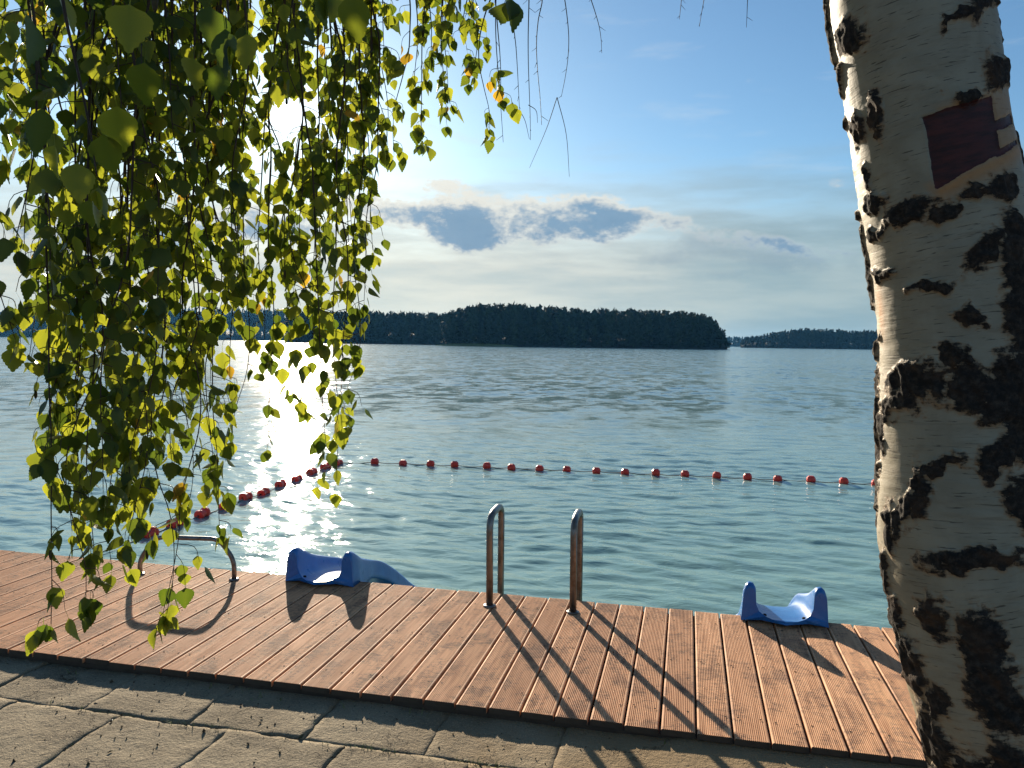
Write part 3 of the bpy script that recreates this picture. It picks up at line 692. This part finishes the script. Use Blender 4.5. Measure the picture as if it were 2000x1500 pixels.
for k in range(900):
    x = rng.uniform(850, 1010); v = ray(x, 700); v = np.array([v[0], v[1], 0]); v /= v @ np.array([Fw[0], Fw[1], 0])
    p = np.array([0, 0, WATER_Z])+v*(396+rng.uniform(0, 4)); h = rng.uniform(.8, 1.7)*(1-abs((x-930)/85)**3); wd = .16
    if h > .2: mb.add([p+(-wd, 0, 0), p+(wd, 0, 0), p+(rng.normal(0, .2), 0, h)], t=[(0, 1, 2)])
tag(mb.build('reeds', M_REED, smooth=False), 'pale reed belt at the foot of the dark pine wood', 'reeds', kind='stuff')

# ------------------------------------------------------------------ birch tree
birch = empty('birch_tree', tuple(at(2110, 2250, 1.6)*np.array([1, 1, 0])+np.array([0, 0, -.06]))); bo = np.array(birch.location)
tag(birch, 'white birch with black bark scars, drooping leafy branches over the lake view', 'tree')
TD = 1.6
cen = [(2150, 2420, 250), (2105, 2180, 225), (2062, 1900, 205), (2035, 1680, 195), (2003, 1500, 186), (1940, 1300, 184), (1912, 1180, 182), (1886, 1050, 176), (1882, 900, 168), (1878, 780, 166), (1872, 660, 162), (1858, 520, 162), (1834, 380, 162), (1810, 240, 158), (1790, 110, 160), (1775, 0, 162)]
TP = [at(x, y, TD) for x, y, r in cen]; TR = [r/F_PX*TD*.875 for x, y, r in cen]
top = TP[-1]; up = (TP[-1]-TP[-3]); up = up/np.linalg.norm(up)
for k, (sx_, rr_) in enumerate(((.35, .150), (.75, .143), (1.3, .132), (2.1, .112), (3.2, .088), (4.6, .06), (6.0, .02))):
    TP.append(top+up*np.array([.6, .6, 1])*sx_+np.array([.05*sx_*sx_*.35, .02*sx_, 0])); TR.append(rr_)
TP = np.array(TP); TR = np.array(TR)
TP[0] = TP[0]; 
cl = catmull(TP, 12); rl = np.interp(np.arange(len(cl))/12., np.arange(len(TR)), TR)
sl = np.concatenate([[0], np.cumsum(np.linalg.norm(np.diff(cl, axis=0), axis=1))])
# dense rows in the part the camera sees, coarse above
s_vis1 = sl[12*15]+.15
srow = np.concatenate([np.arange(0, s_vis1, .0042), np.linspace(s_vis1+.004, sl[-1], 160)])
CL = np.column_stack([np.interp(srow, sl, cl[:, k]) for k in range(3)]); RL = np.interp(srow, sl, rl)
NT_ = 300; th = np.arange(NT_)*2*math.pi/NT_
Tg = np.gradient(CL, axis=0); Tg /= np.linalg.norm(Tg, axis=1)[:, None]
# ring frame: e2 points to the path in front of the deck, e1 to its right, so theta=0 is the right side and theta=90 deg faces the camera
tv = EYE-CL; tv[:, 2] = 0; tv /= np.linalg.norm(tv, axis=1)[:, None]
e2 = tv-Tg*(Tg*tv).sum(1)[:, None]; e2 /= np.linalg.norm(e2, axis=1)[:, None]; e1 = np.cross(Tg, e2); e1 *= np.sign(e1 @ Rt)[:, None]
U_ = th[None, :]*.16+0*srow[:, None]; V_ = srow[:, None]+0*U_
C3 = np.stack([np.cos(th)[None, :]*.16+0*V_, np.sin(th)[None, :]*.16+0*V_, V_], -1)
cenx = np.array([c[0] for c in cen], float); ceny = np.array([c[1] for c in cen], float); cenr = np.array([c[2] for c in cen], float)
s_key = sl[0:12*16:12]
def to_uv(x, y):
    """photo pixel on the visible bark -> (theta, height along the trunk)"""
    cx_ = np.interp(-y, -ceny, cenx); r_ = np.interp(-y, -ceny, cenr)
    c = np.clip((x-cx_)/r_, -.985, .985); return math.acos(c), np.interp(-y, -ceny, s_key)
warp = np.stack([(fbm(C3*12, 3, 21+q)-.5)*1.15+(fbm(C3*np.array([48, 48, 60]), 3, 24+q)-.5)*.62 for q in (0, 1)], -1)
patch = np.zeros_like(U_)
# (x, y, half-width, half-height, rotation) of black bark scars in photo pixels
PATCH = [(1655, 68, 38, 36, 0), (1890, 12, 70, 46, 0), (1925, 78, 55, 26, -.4), (1862, 100, 40, 13, -.35), (1702, 212, 20, 46, .1), (1668, 238, 20, 34, 0), (1945, 195, 34, 42, 0), (1885, 228, 40, 14, -.2),
         (1700, 378, 28, 18, 0), (1765, 412, 58, 24, -.15), (1712, 432, 26, 14, 0), (1832, 432, 26, 24, 0), (1898, 402, 55, 14, -.1), (1955, 408, 34, 36, 0), (1726, 512, 36, 13, .1),
         (1918, 512, 32, 38, 0), (1965, 490, 30, 40, 0), (1830, 552, 62, 12, -.12), (1980, 600, 30, 130, 0), (1892, 622, 30, 22, 0), (1720, 640, 9, 10, 0), (1852, 690, 32, 32, 0), (1782, 742, 62, 42, 0), (1750, 792, 36, 28, 0),
         (1880, 748, 44, 40, 0), (1935, 778, 50, 56, 0), (1975, 760, 40, 90, 0), (1965, 850, 28, 40, 0), (1848, 893, 66, 14, 0), (1940, 890, 20, 36, 0), (1798, 948, 20, 66, 0), (1770, 985, 16, 50, .2), (1985, 960, 26, 60, 0), (1905, 1056, 110, 20, -.03),
         (1740, 1010, 16, 40, 0), (1730, 1100, 16, 60, 0), (1752, 1180, 26, 70, .2), (1828, 1160, 34, 52, 0), (1780, 1260, 40, 70, .3), (1925, 1190, 52, 74, 0), (1960, 1290, 60, 90, 0), (1850, 1310, 30, 34, 0), (1822, 1390, 40, 80, .25), (1900, 1420, 40, 40, .3),
         (1975, 1430, 50, 80, 0), (1860, 1480, 50, 50, 0), (1722, 840, 12, 50, 0), (1715, 760, 10, 40, 0), (1690, 330, 10, 30, 0), (1640, 130, 10, 40, 0), (1716, 930, 12, 40, 0)]
PATCH = [(x_, y_, a_*.84, b_*.86, r_) for x_, y_, a_, b_, r_ in PATCH]
def ellipse(x, y, a, b, rot):
    t0, s0 = to_uv(x, y); m = TD/F_PX; rad = np.interp(-y, -ceny, cenr)*m
    du = (np.angle(np.exp(1j*(U_/.16-t0)))*-rad)/m+warp[..., 0]*60; dv = -(V_-s0)/m+warp[..., 1]*52
    # foreshortening near the limb: widen in arc length
    fs = max(.62, math.sin(t0)); a_ = a/fs
    c, s_ = math.cos(rot), math.sin(rot); p = (du*c+dv*s_)/a_; q = (-du*s_+dv*c)/b
    return 1.0-np.sqrt(p*p+q*q)*.5
for e in PATCH: patch = np.maximum(patch, ellipse(*e))
# scattered scars on the sides the photograph does not show, and rough bark along the left edge and the foot
back_side = sstep(-np.sin(U_/.16), -.15, .25)
patch = np.maximum(patch, back_side*sstep(fbm(C3*np.array([5, 5, 6]), 4, 44), .48, .66)*.8)
above = sstep(V_, s_key[15]+.02, s_key[15]+.2)
patch = np.maximum(patch, above*sstep(fbm(C3*np.array([5, 5, 7]), 4, 45), .52, .66)*.8)
foot = sstep(V_, s_key[5]+.05, s_key[3]); patch = np.maximum(patch, foot*(.36+.5*sstep(fbm(C3*6, 4, 46), .44, .62)))
left = np.exp(-((np.angle(np.exp(1j*(U_/.16-math.pi*.985))))/.16)**2)
patch = np.maximum(patch, left*sstep(fbm(C3*np.array([9, 9, 9]), 4, 47), .40, .56)*.85)
def quad_mask(poly, soft=3.0):
    pu = np.array([to_uv(x, y) for x, y in poly]); m = TD/F_PX; rad = cenr.mean()*m
    qx = -(pu[:, 0])*rad/m; qy = -pu[:, 1]/m; X_ = -np.where(U_/.16 > math.pi*1.4, U_/.16-2*math.pi, U_/.16)*rad/m+warp[..., 0]*7; Y_ = -V_/m+warp[..., 1]*7
    d_ = np.full(X_.shape, 1e9); n = len(poly)
    ar = sum(qx[i]*qy[(i+1) % n]-qx[(i+1) % n]*qy[i] for i in range(n)); sg = 1 if ar > 0 else -1
    for i in range(n):
        ex, ey = qx[(i+1) % n]-qx[i], qy[(i+1) % n]-qy[i]; l_ = math.hypot(ex, ey)
        d_ = np.minimum(d_, sg*(ex*(Y_-qy[i])-ey*(X_-qx[i]))/l_)
    return np.clip(.5+d_/(2*soft), 0, 1)
peel = np.maximum(quad_mask([(1800, 258), (1930, 240), (1946, 345), (1824, 388)]), quad_mask([(1920, 292), (1980, 268), (1982, 286), (1925, 312)]))
peel = np.maximum(peel, quad_mask([(1935, 340), (1986, 316), (1988, 326), (1938, 352)]))
tan_ = np.maximum(quad_mask([(1815, 380), (1990, 318), (1990, 350), (1830, 408)], 14), quad_mask([(1835, 250), (1985, 225), (1990, 330), (1930, 345)], 14)*.6)
tan_ = np.maximum(tan_, np.exp(-((V_-to_uv(1715, 590)[1])/.06)**2)*np.exp(-((np.angle(np.exp(1j*(U_/.16-to_uv(1716, 590)[0]))))/.13)**2))
pk = sstep(patch, .40, .60)
rid = 1-np.abs(2*fbm(C3*np.array([34, 34, 20]), 4, 61)-1)
disp = .0035*(fbm(C3*7, 4, 60)-.5)*2+pk*(.004+.016*(rid-.62))+.0016*(fbm(C3*np.array([12, 12, 90]), 3, 63)-.5)-.004*sstep(peel, .3, .7)
disp += left*.010*(fbm(C3*np.array([26, 26, 40]), 3, 65)-.42)+foot*.03*(fbm(C3*8, 3, 66)-.5)
rad = RL[:, None]+disp*np.clip(RL[:, None]/.15, .1, 1.3)
VV = CL[:, None, :]+rad[..., None]*(np.cos(th)[None, :, None]*e1[:, None, :]+np.sin(th)[None, :, None]*e2[:, None, :])
me = mesh_np('trunk', VV.reshape(-1, 3)-bo, grid_quads(NT_, len(srow), True))
attr(me, 'patch', patch); attr(me, 'peel', peel); attr(me, 'tan', tan_)
uvl = me.uv_layers.new(name='UVMap'); li = np.empty(len(me.loops), np.int32); me.loops.foreach_get('vertex_index', li)
uvv = np.stack([U_, V_], -1).reshape(-1, 2)[li].reshape(-1, 4, 2); seam = (uvv[:, :, 0].max(1)-uvv[:, :, 0].min(1)) > .5
uvv[seam, :, 0] = np.where(uvv[seam, :, 0] < .5, uvv[seam, :, 0]+2*math.pi*.16, uvv[seam, :, 0]); uvl.data.foreach_set('uv', uvv.reshape(-1).astype(np.float32))
obj('trunk', me, M_BARK, birch)

# limbs that carry the hanging twigs (above the frame)
def trunk_at(z): k = int(np.argmin(abs(CL[:, 2]-z))); return CL[k]
limbs = []
def limb(pts, r0, r1):
    P = catmull(pts, 10); P = P+np.column_stack([fbm(np.column_stack([np.arange(len(P))*.31, np.full(len(P), pts[0][2]*9), np.full(len(P), q*5.)]), 3, 70)-.5 for q in range(3)])*.09*np.linspace(0, 1, len(P))[:, None]
    mb = MB(); mb.tube(P-bo, np.linspace(r0, r1, len(P)), 9); mb.build('limb', M_TWIG, birch); limbs.append(P)
tA, tB, tC = trunk_at(2.95), trunk_at(3.3), trunk_at(3.7)
limb([tA, (-.1, 1.75, 3.25), (-.8, 1.75, 3.35), (-1.6, 1.75, 3.25), (-2.3, 1.8, 3.05)], .045, .010)
limb([tB, (-.2, 2.2, 3.5), (-.9, 2.45, 3.6), (-1.7, 2.55, 3.45), (-2.5, 2.6, 3.2)], .045, .010)
limb([tA+(0, 0, .12), (-.05, 1.2, 3.05), (-.5, .95, 3.0), (-.95, .95, 2.85), (-1.35, 1.1, 2.6)], .032, .007)
limb([tC, (.1, 2.6, 3.9), (-.4, 3.0, 3.95), (-1.0, 3.15, 3.8), (-1.7, 3.3, 3.5)], .04, .009)
limb([tC+(0, 0, .2), (.9, 2.5, 4.2), (1.4, 3.0, 4.5), (1.9, 3.4, 4.6)], .04, .010)
limb([tC+(0, 0, .5), (.8, 1.0, 4.6), (1.1, .2, 4.9), (1.3, -.6, 5.0)], .045, .010)
LP = np.vstack(limbs[:4])

# leaf: ovate-rhombic, pointed, toothed, folded along the midrib
def leaf_mesh(seed):
    r = np.random.default_rng(seed); n = 9; ts = np.linspace(0, 1, n)
    wprof = np.interp(ts, [0, .08, .22, .36, .52, .70, .85, .94, 1], [0, .20, .37, .40, .345, .225, .11, .045, 0])*r.uniform(.92, 1.1)
    fold, curl, tw = r.uniform(.05, .4), r.uniform(-.25, .35), r.uniform(-.25, .25)
    V, Fq, rib = [], [], []
    mid = [(0, -t_, curl*t_*t_*.6) for t_ in ts]
    for m_ in mid: V.append(m_); rib.append(1.0)
    for sd in (-1, 1):
        st_ = len(V)
        for k, t_ in enumerate(ts):
            wv = wprof[k]; V.append((sd*wv, -t_+.02*wv, curl*t_*t_*.6+wv*fold+sd*wv*tw*t_)); rib.append(0.0)
            if k < n-1:                     # tooth between two edge points
                wm = (wprof[k]+wprof[k+1])/2; tm = (ts[k]+ts[k+1])/2+.020
                V.append((sd*(wm+.028*(1 if wm > .03 else 0)), -tm, curl*tm*tm*.6+wm*fold+sd*wm*tw*tm)); rib.append(0.0)
        for k in range(n-1):
            a, b = k, k+1; e0, e1_, e2_ = st_+2*k, st_+2*k+1, st_+2*k+2
            tri = [(a, e0, e1_), (a, e1_, b), (b, e1_, e2_)]
            Fq += tri if sd < 0 else [t_[::-1] for t_ in tri]
    # petiole
    b = len(V); V += [(-.012, 0, 0), (.012, 0, 0), (.010, .34, .02), (-.010, .34, .02)]; rib += [1, 1, 1, 1]; Fq += [(b, b+1, b+2), (b, b+2, b+3)]
    return np.array(V)-np.array([0, .34, .02]), np.array(Fq), np.array(rib)        # origin at the foot of the stalk
LV = [leaf_mesh(s) for s in range(6)]; leaf_me = []
for lv, lf, lr in LV:
    me = mesh_np('leaf', lv, None, lf, smooth=True); attr(me, 'rib', lr); attr(me, 'tint', np.zeros(len(lv))); me.materials.append(M_LEAF); leaf_me.append(me)

leaves, catkins = [], []                # (branch index, matrix 3x3, origin, size, tint, projected area)
branches = []
def blocked(x, y, rad=0):               # the gap through which the sun shines
    return (x-558)**2+(y-222)**2 < 40**2
def add_leaf(bi, p, size, face=None, yaw=None, tilt=None):
    yaw = rng.uniform(0, 2*math.pi) if yaw is None else yaw; tilt = rng.normal(.25, .42) if tilt is None else tilt; rollz = rng.normal(0, .5)
    cy, sy_, ct, st_, cr, sr = math.cos(yaw), math.sin(yaw), math.cos(tilt), math.sin(tilt), math.cos(rollz), math.sin(rollz)
    Rz = np.array([[cy, -sy_, 0], [sy_, cy, 0], [0, 0, 1]]); Rx = np.array([[1, 0, 0], [0, ct, -st_], [0, st_, ct]])
    Bm = np.array([[1, 0, 0], [0, 0, -1], [0, 1, 0]])      # blade hangs down: mesh -Y -> world -Z
    Rr = np.array([[cr, 0, sr], [0, 1, 0], [-sr, 0, cr]])
    m3 = Rz @ Rx @ Bm @ Rr
    c = p+m3 @ (np.array([0, -.75, 0])*size); x, y, z = proj(c)
    if z > .3 and blocked(x, y): return
    if z > .3 and (blocked(*proj(p)[:2])): return
    n_ = m3[:, 2]; v = (c-EYE); dd = np.linalg.norm(v); area = (size/dd)**2*abs(n_ @ v/dd) if (0 < x < 2000 and 0 < y < 1500 and z > .3) else 0
    leaves.append((bi, m3, p, size, rng.random(), area, x, y))
def strand(x0, y0, x1, y1, dep, dens=1.0, leaf=.056, start=0.0, side=1.0, bare=False, thick=1.0, dep2=None):
    """a hanging twig from photo point (x0,y0) to (x1,y1) at the given distance, tied to the nearest limb above"""
    dep2 = dep if dep2 is None else dep2
    a, b = at(x0, y0, dep), at(x1, y1, dep2); L_ = np.linalg.norm(b-a)
    j = int(np.argmin(np.linalg.norm((LP-a)[:, :2], axis=1)+.3*abs(LP[:, 2]-a[2]-.7))); top_ = LP[j]
    mid = a*.4+top_*.6; mid[2] = top_[2]+.05 if top_[2]-a[2] > .3 else (top_[2]+a[2])/2
    n = max(6, int(L_/.09)); pts = [top_, mid*.6+a*.4+np.array([0, 0, .04])]
    for k in range(n+1):
        u = k/n; p = a*(1-u)+b*u
        wob = np.array([vnoise(np.array([[u*L_*3.2, x0*.37+y1*.11, q*9.1]]), 81)[0]-.5 for q in range(3)])*np.array([.085, .085, .01])*min(1, u*4+.2); pts.append(p+wob)
    P = catmull(pts, 4); bi = len(branches); r0 = .0042*thick
    for k in range(len(P)):                 # twigs part around the gap where the sun shines through
        x_, y_, z_ = proj(P[k])
        if z_ > .3 and abs(y_-222) < 90 and abs(x_-558) < 34:
            P[k] = P[k]+Rt*((1 if x_ > 558 else -1)*(34-abs(x_-558))*math.exp(-((y_-222)/55)**2)/F_PX*z_)
    mb = MB(); rads = np.linspace(r0, .0009, len(P)); mb.tube(P, rads, 5)
    vis = P[4*2:]; seg = np.linalg.norm(np.diff(vis, axis=0), axis=1); ls = np.concatenate([[0], np.cumsum(seg)]); tot = ls[-1]
    s = tot*start
    step = .058/dens
    while s < tot:
        p = np.array([np.interp(s, ls, vis[:, q]) for q in range(3)]); u = s/tot
        if bare:
            if rng.random() < .6:
                an = rng.uniform(0, 6.28); l_ = rng.uniform(.008, .03); mb.tube([p, p+np.array([math.cos(an)*l_, math.sin(an)*l_*.4, -l_*.7])], [.0012, .0006], 4, False)
        else:
            an = rng.uniform(0, 6.28); l_ = rng.uniform(.03, .11)*side*(1-.35*u)
            q1 = p+np.array([math.cos(an)*l_*.75, math.sin(an)*l_*.75, -l_*.25]); q2 = q1+np.array([math.cos(an)*l_*.2, math.sin(an)*l_*.2, -l_*.6]); tw = catmull([p, q1, q2], 3)
            x_, y_, z_ = proj(q2)
            if not blocked(x_, y_): mb.tube(tw, np.linspace(.0013, .0006, len(tw)), 4, False)
            for f_ in (.45, .8, 1.0):
                if rng.random() < .80:
                    k_ = f_*(len(tw)-1); q = tw[int(k_)]; add_leaf(bi, q, leaf*rng.uniform(.62, 1.16))
            if rng.random() < .55: add_leaf(bi, p, leaf*rng.uniform(.6, 1.05))
            if rng.random() < .028: catkins.append((bi, q2))
        s += step*rng.uniform(.6, 1.4)
    if not bare: add_leaf(bi, P[-1], leaf*rng.uniform(.7, 1.0)); add_leaf(bi, P[-1], leaf*rng.uniform(.5, .9))
    branches.append(mb)
    return bi
T0 = -60
# left curtain
for (x, y, dd, dn) in ((90, 1225, 1.9, .55), (150, 1185, 1.95, .8), (130, 1040, 2.1, 1), (82, 880, 2.2, .8), (70, 700, 2.2, .7), (112, 960, 2.0, 1), (180, 1100, 2.0, 1), (235, 1110, 2.1, 1), (265, 1050, 1.9, 1.1), (322, 1205, 2.0, .75), (352, 1190, 2.1, .5),
                      (300, 1010, 2.2, 1), (375, 1000, 2.3, .8), (418, 1045, 2.3, .75), (435, 950, 2.4, .7), (398, 880, 2.4, .8), (350, 900, 2.1, 1), (200, 950, 1.8, 1.2), (280, 930, 1.9, 1.2), (230, 860, 2.0, 1.1), (160, 820, 2.0, 1.0), (330, 800, 2.2, .9),
                      (120, 700, 2.3, .8), (395, 700, 2.4, .7), (14, 660, 1.7, .8), (10, 470, 1.5, .8), (362, 640, 2.5, .7), (380, 480, 2.6, .7), (215, 1000, 2.2, 1.1), (160, 1010, 2.15, 1.0), (250, 980, 2.3, .9)):
    xt = x*.93+rng.normal(20, 28); strand(xt, T0-rng.uniform(0, 60), x, y, dd*rng.uniform(.96, 1.05), dn)
# right curtain
for (x, y, dd, dn) in ((645, 955, 2.5, .55), (662, 850, 2.4, .8), (686, 755, 2.5, .7), (625, 870, 2.3, .8), (600, 790, 2.6, .7), (562, 760, 2.6, .7), (522, 870, 2.5, .55), (478, 850, 2.4, .5), (455, 740, 2.5, .8), (442, 640, 2.4, .7), (500, 700, 2.6, .8),
                      (545, 640, 2.5, .9), (585, 620, 2.4, .9), (640, 640, 2.6, .9), (692, 590, 2.7, .7), (724, 590, 2.6, .5), (698, 500, 2.8, .8), (462, 560, 2.6, .8), (600, 560, 2.3, .9), (520, 540, 2.3, .9), (660, 470, 2.5, .9), (718, 490, 2.7, .6)):
    xt = x*.9+rng.normal(50, 28); strand(xt, T0-rng.uniform(0, 60), x, y, dd*rng.uniform(.97, 1.04), dn*.95)
# upper fringe
for (x, y, dd, dn) in ((715, 340, 2.7, .8), (745, 285, 2.8, .6), (770, 300, 2.9, .5), (820, 275, 2.9, .7), (860, 235, 3.0, .8), (885, 205, 3.1, .8), (800, 180, 2.9, .8), (905, 150, 3.0, .9), (930, 100, 3.1, .9), (920, 40, 3.0, .8), (868, 90, 2.9, .8), (840, 150, 2.9, .8), (700, 240, 2.6, .8), (760, 110, 2.7, .8), (690, 130, 2.6, .8)):
    strand(x+rng.normal(0, 14), T0-rng.uniform(0, 60), x, y, dd, dn, side=.8)
strand(962, T0, 984, 190, 3.0, 1.3, start=.72, side=.7); strand(958, T0, 950, 262, 3.05, 1.3, start=.84, side=.7); strand(725, T0, 700, 300, 2.7, .9, start=.5); strand(745, T0, 735, 280, 2.75, .9, start=.6)
# top left filling
for _ in range(20):
    x = rng.uniform(5, 650); strand(x+rng.normal(0, 15), T0-rng.uniform(0, 60), x, rng.uniform(140, 600), rng.uniform(1.7, 2.9), .85)
# bare twigs
for x0, x1, y1, dd in ((968, 990, 275, 3.0), (990, 1010, 215, 3.1), (1030, 1032, 270, 3.0), (1042, 1048, 240, 3.1), (1100, 1088, 190, 3.2), (1156, 1163, 100, 3.2), (1350, 1338, 40, 3.4), (1392, 1382, 45, 3.4), (1452, 1446, 55, 3.4)):
    strand(x0, T0, x1, y1, dd, 1.4, bare=True, thick=.75)
for a_, b_, c_, d_ in ((1088, 190, 1034, 328), (1088, 190, 1112, 345), (1032, 205, 1050, 240), (1000, 200, 1034, 272)):
    mb = MB(); p0, p1 = at(a_, b_, 3.2 if a_ == 1088 else 3.05), at(c_, d_, 3.2 if a_ == 1088 else 3.05); pm_ = p0*.5+p1*.5+np.array([.012, 0, .012]); branches[-1].tube(catmull([p0, pm_, p1], 6), np.linspace(.0017, .0007, 13), 4, False)
# two near twigs with the large leaves
b1 = strand(150, -140, 205, 330, .95, .15, thick=.8); b2 = strand(425, -120, 430, 60, 1.0, .15, thick=.8); b3 = strand(690, -150, 700, -30, 1.0, .1, thick=.8); b4 = strand(1000, -150, 1010, -25, 1.15, .1, thick=.6)
for bi, x, y, dd, sz, yw in ((b1, 62, 0, .86, .060, .2), (b1, 255, -25, .9, .058, -.2), (b1, 282, 92, .98, .054, .5), (b1, 222, 175, .95, .056, .1), (b1, 190, 235, .96, .050, -.3), (b1, 150, 290, .98, .052, .2), (b1, 92, 180, .92, .060, 1.0), (b1, 172, 372, 1.15, .040, .1), (b1, 105, 260, 1.0, .046, .5),
                             (b2, 410, -20, .95, .056, .2), (b2, 440, 30, 1.0, .058, -.4), (b2, 380, 90, 1.05, .050, .1), (b2, 424, 105, 1.05, .046, .4), (b2, 480, 40, 1.05, .050, -.1), (b3, 690, -45, .95, .056, .1), (b3, 650, -60, 1.0, .05, .4), (b4, 998, -28, 1.15, .052, 1.0)):
    add_leaf(bi, at(x, y, dd), sz, yaw=YAW+yw, tilt=rng.normal(.1, .2))
leaves.sort(key=lambda q: -q[5])
bo_objs = [b.build('branch', M_TWIG, birch) for b in branches]
for o in bo_objs: o.location = -bo
for bi, m3, p, size, tint, area, x, y in leaves[:300]:
    o = bpy.data.objects.new('leaf', leaf_me[int(tint*1000) % 6]); COL.objects.link(o); o.parent = bo_objs[bi]
    mm = Matrix(np.vstack([np.column_stack([m3*size, p]), [0, 0, 0, 1]]).tolist()); o.matrix_local = mm
V, T, A, RB, n0 = [], [], [], [], 0
def push(m3, p, size, tint):
    global n0
    lv, lf, lr = LV[int(tint*1000) % 6]; V.append(lv @ (m3*size).T+p-bo); T.append(lf+n0); A.append(np.full(len(lv), tint)); RB.append(lr); n0 += len(lv)
for bi, m3, p, size, tint, area, x, y in leaves[300:]: push(m3, p, size, tint)
me = mesh_np('foliage', np.concatenate(V), None, np.concatenate(T)); attr(me, 'tint', np.concatenate(A)); attr(me, 'rib', np.concatenate(RB))
fo = obj('foliage', me, M_LEAF, birch); fo['kind'] = 'stuff'
for bi, p in catkins[:60]:
    mb = MB(); l_ = rng.uniform(.022, .034); k = np.linspace(0, 1, 7); mb.tube(np.column_stack([0*k+rng.normal(0, .001), 0*k, -.008-k*l_]), .0042*np.sin(np.pi*np.clip(k*.9+.08, 0, 1))**.5, 7); o = mb.build('catkin', M_CATKIN, bo_objs[bi]); o.location = p
# the upper crown, above the frame
V, T, A, RB, n0 = [], [], [], [], 0
crown_pts = np.vstack([l_ for l_ in limbs]+[CL[-120:]])
for _ in range(5200):
    q = crown_pts[int(rng.integers(0, len(crown_pts)))]; p = q+rng.normal(0, 1, 3)*np.array([.42, .42, .35])
    x, y, z = proj(p)
    if p[2] < 2.9 or (z > 0 and -150 < x < 2150 and y > -140): continue
    yaw = rng.uniform(0, 6.28); m3 = np.array([[math.cos(yaw), 0, -math.sin(yaw)], [math.sin(yaw), 0, math.cos(yaw)], [0, 1., 0]]); push(m3, p, .06, rng.random())
if V:
    me = mesh_np('crown', np.concatenate(V), None, np.concatenate(T)); attr(me, 'tint', np.concatenate(A)); attr(me, 'rib', np.concatenate(RB)); cr = obj('crown', me, M_LEAF, birch); cr['kind'] = 'stuff'
print('LEAVES', len(leaves), 'branches', len(branches), 'catkins', len(catkins))

# ------------------------------------------------------------------ haze
mb = MB(); mb.box((-3300, -1300, -2.6), (3300, 3700, 60)); hz_o = mb.build('haze', None, smooth=False)
m = bpy.data.materials.new('haze'); m.use_nodes = True; t = NT(m.node_tree); t.n.clear(); o_ = t.node('ShaderNodeOutputMaterial'); v_ = t.node('ShaderNodeVolumePrincipled')
v_.inputs['Color'].default_value = (.13, .47, 1.0, 1); v_.inputs['Density'].default_value = .00006; v_.inputs['Anisotropy'].default_value = .3
t.l.new(v_.outputs[0], o_.inputs['Volume']); hz_o.data.materials.append(m); tag(hz_o, 'pale blue haze over the lake', 'haze', kind='stuff')
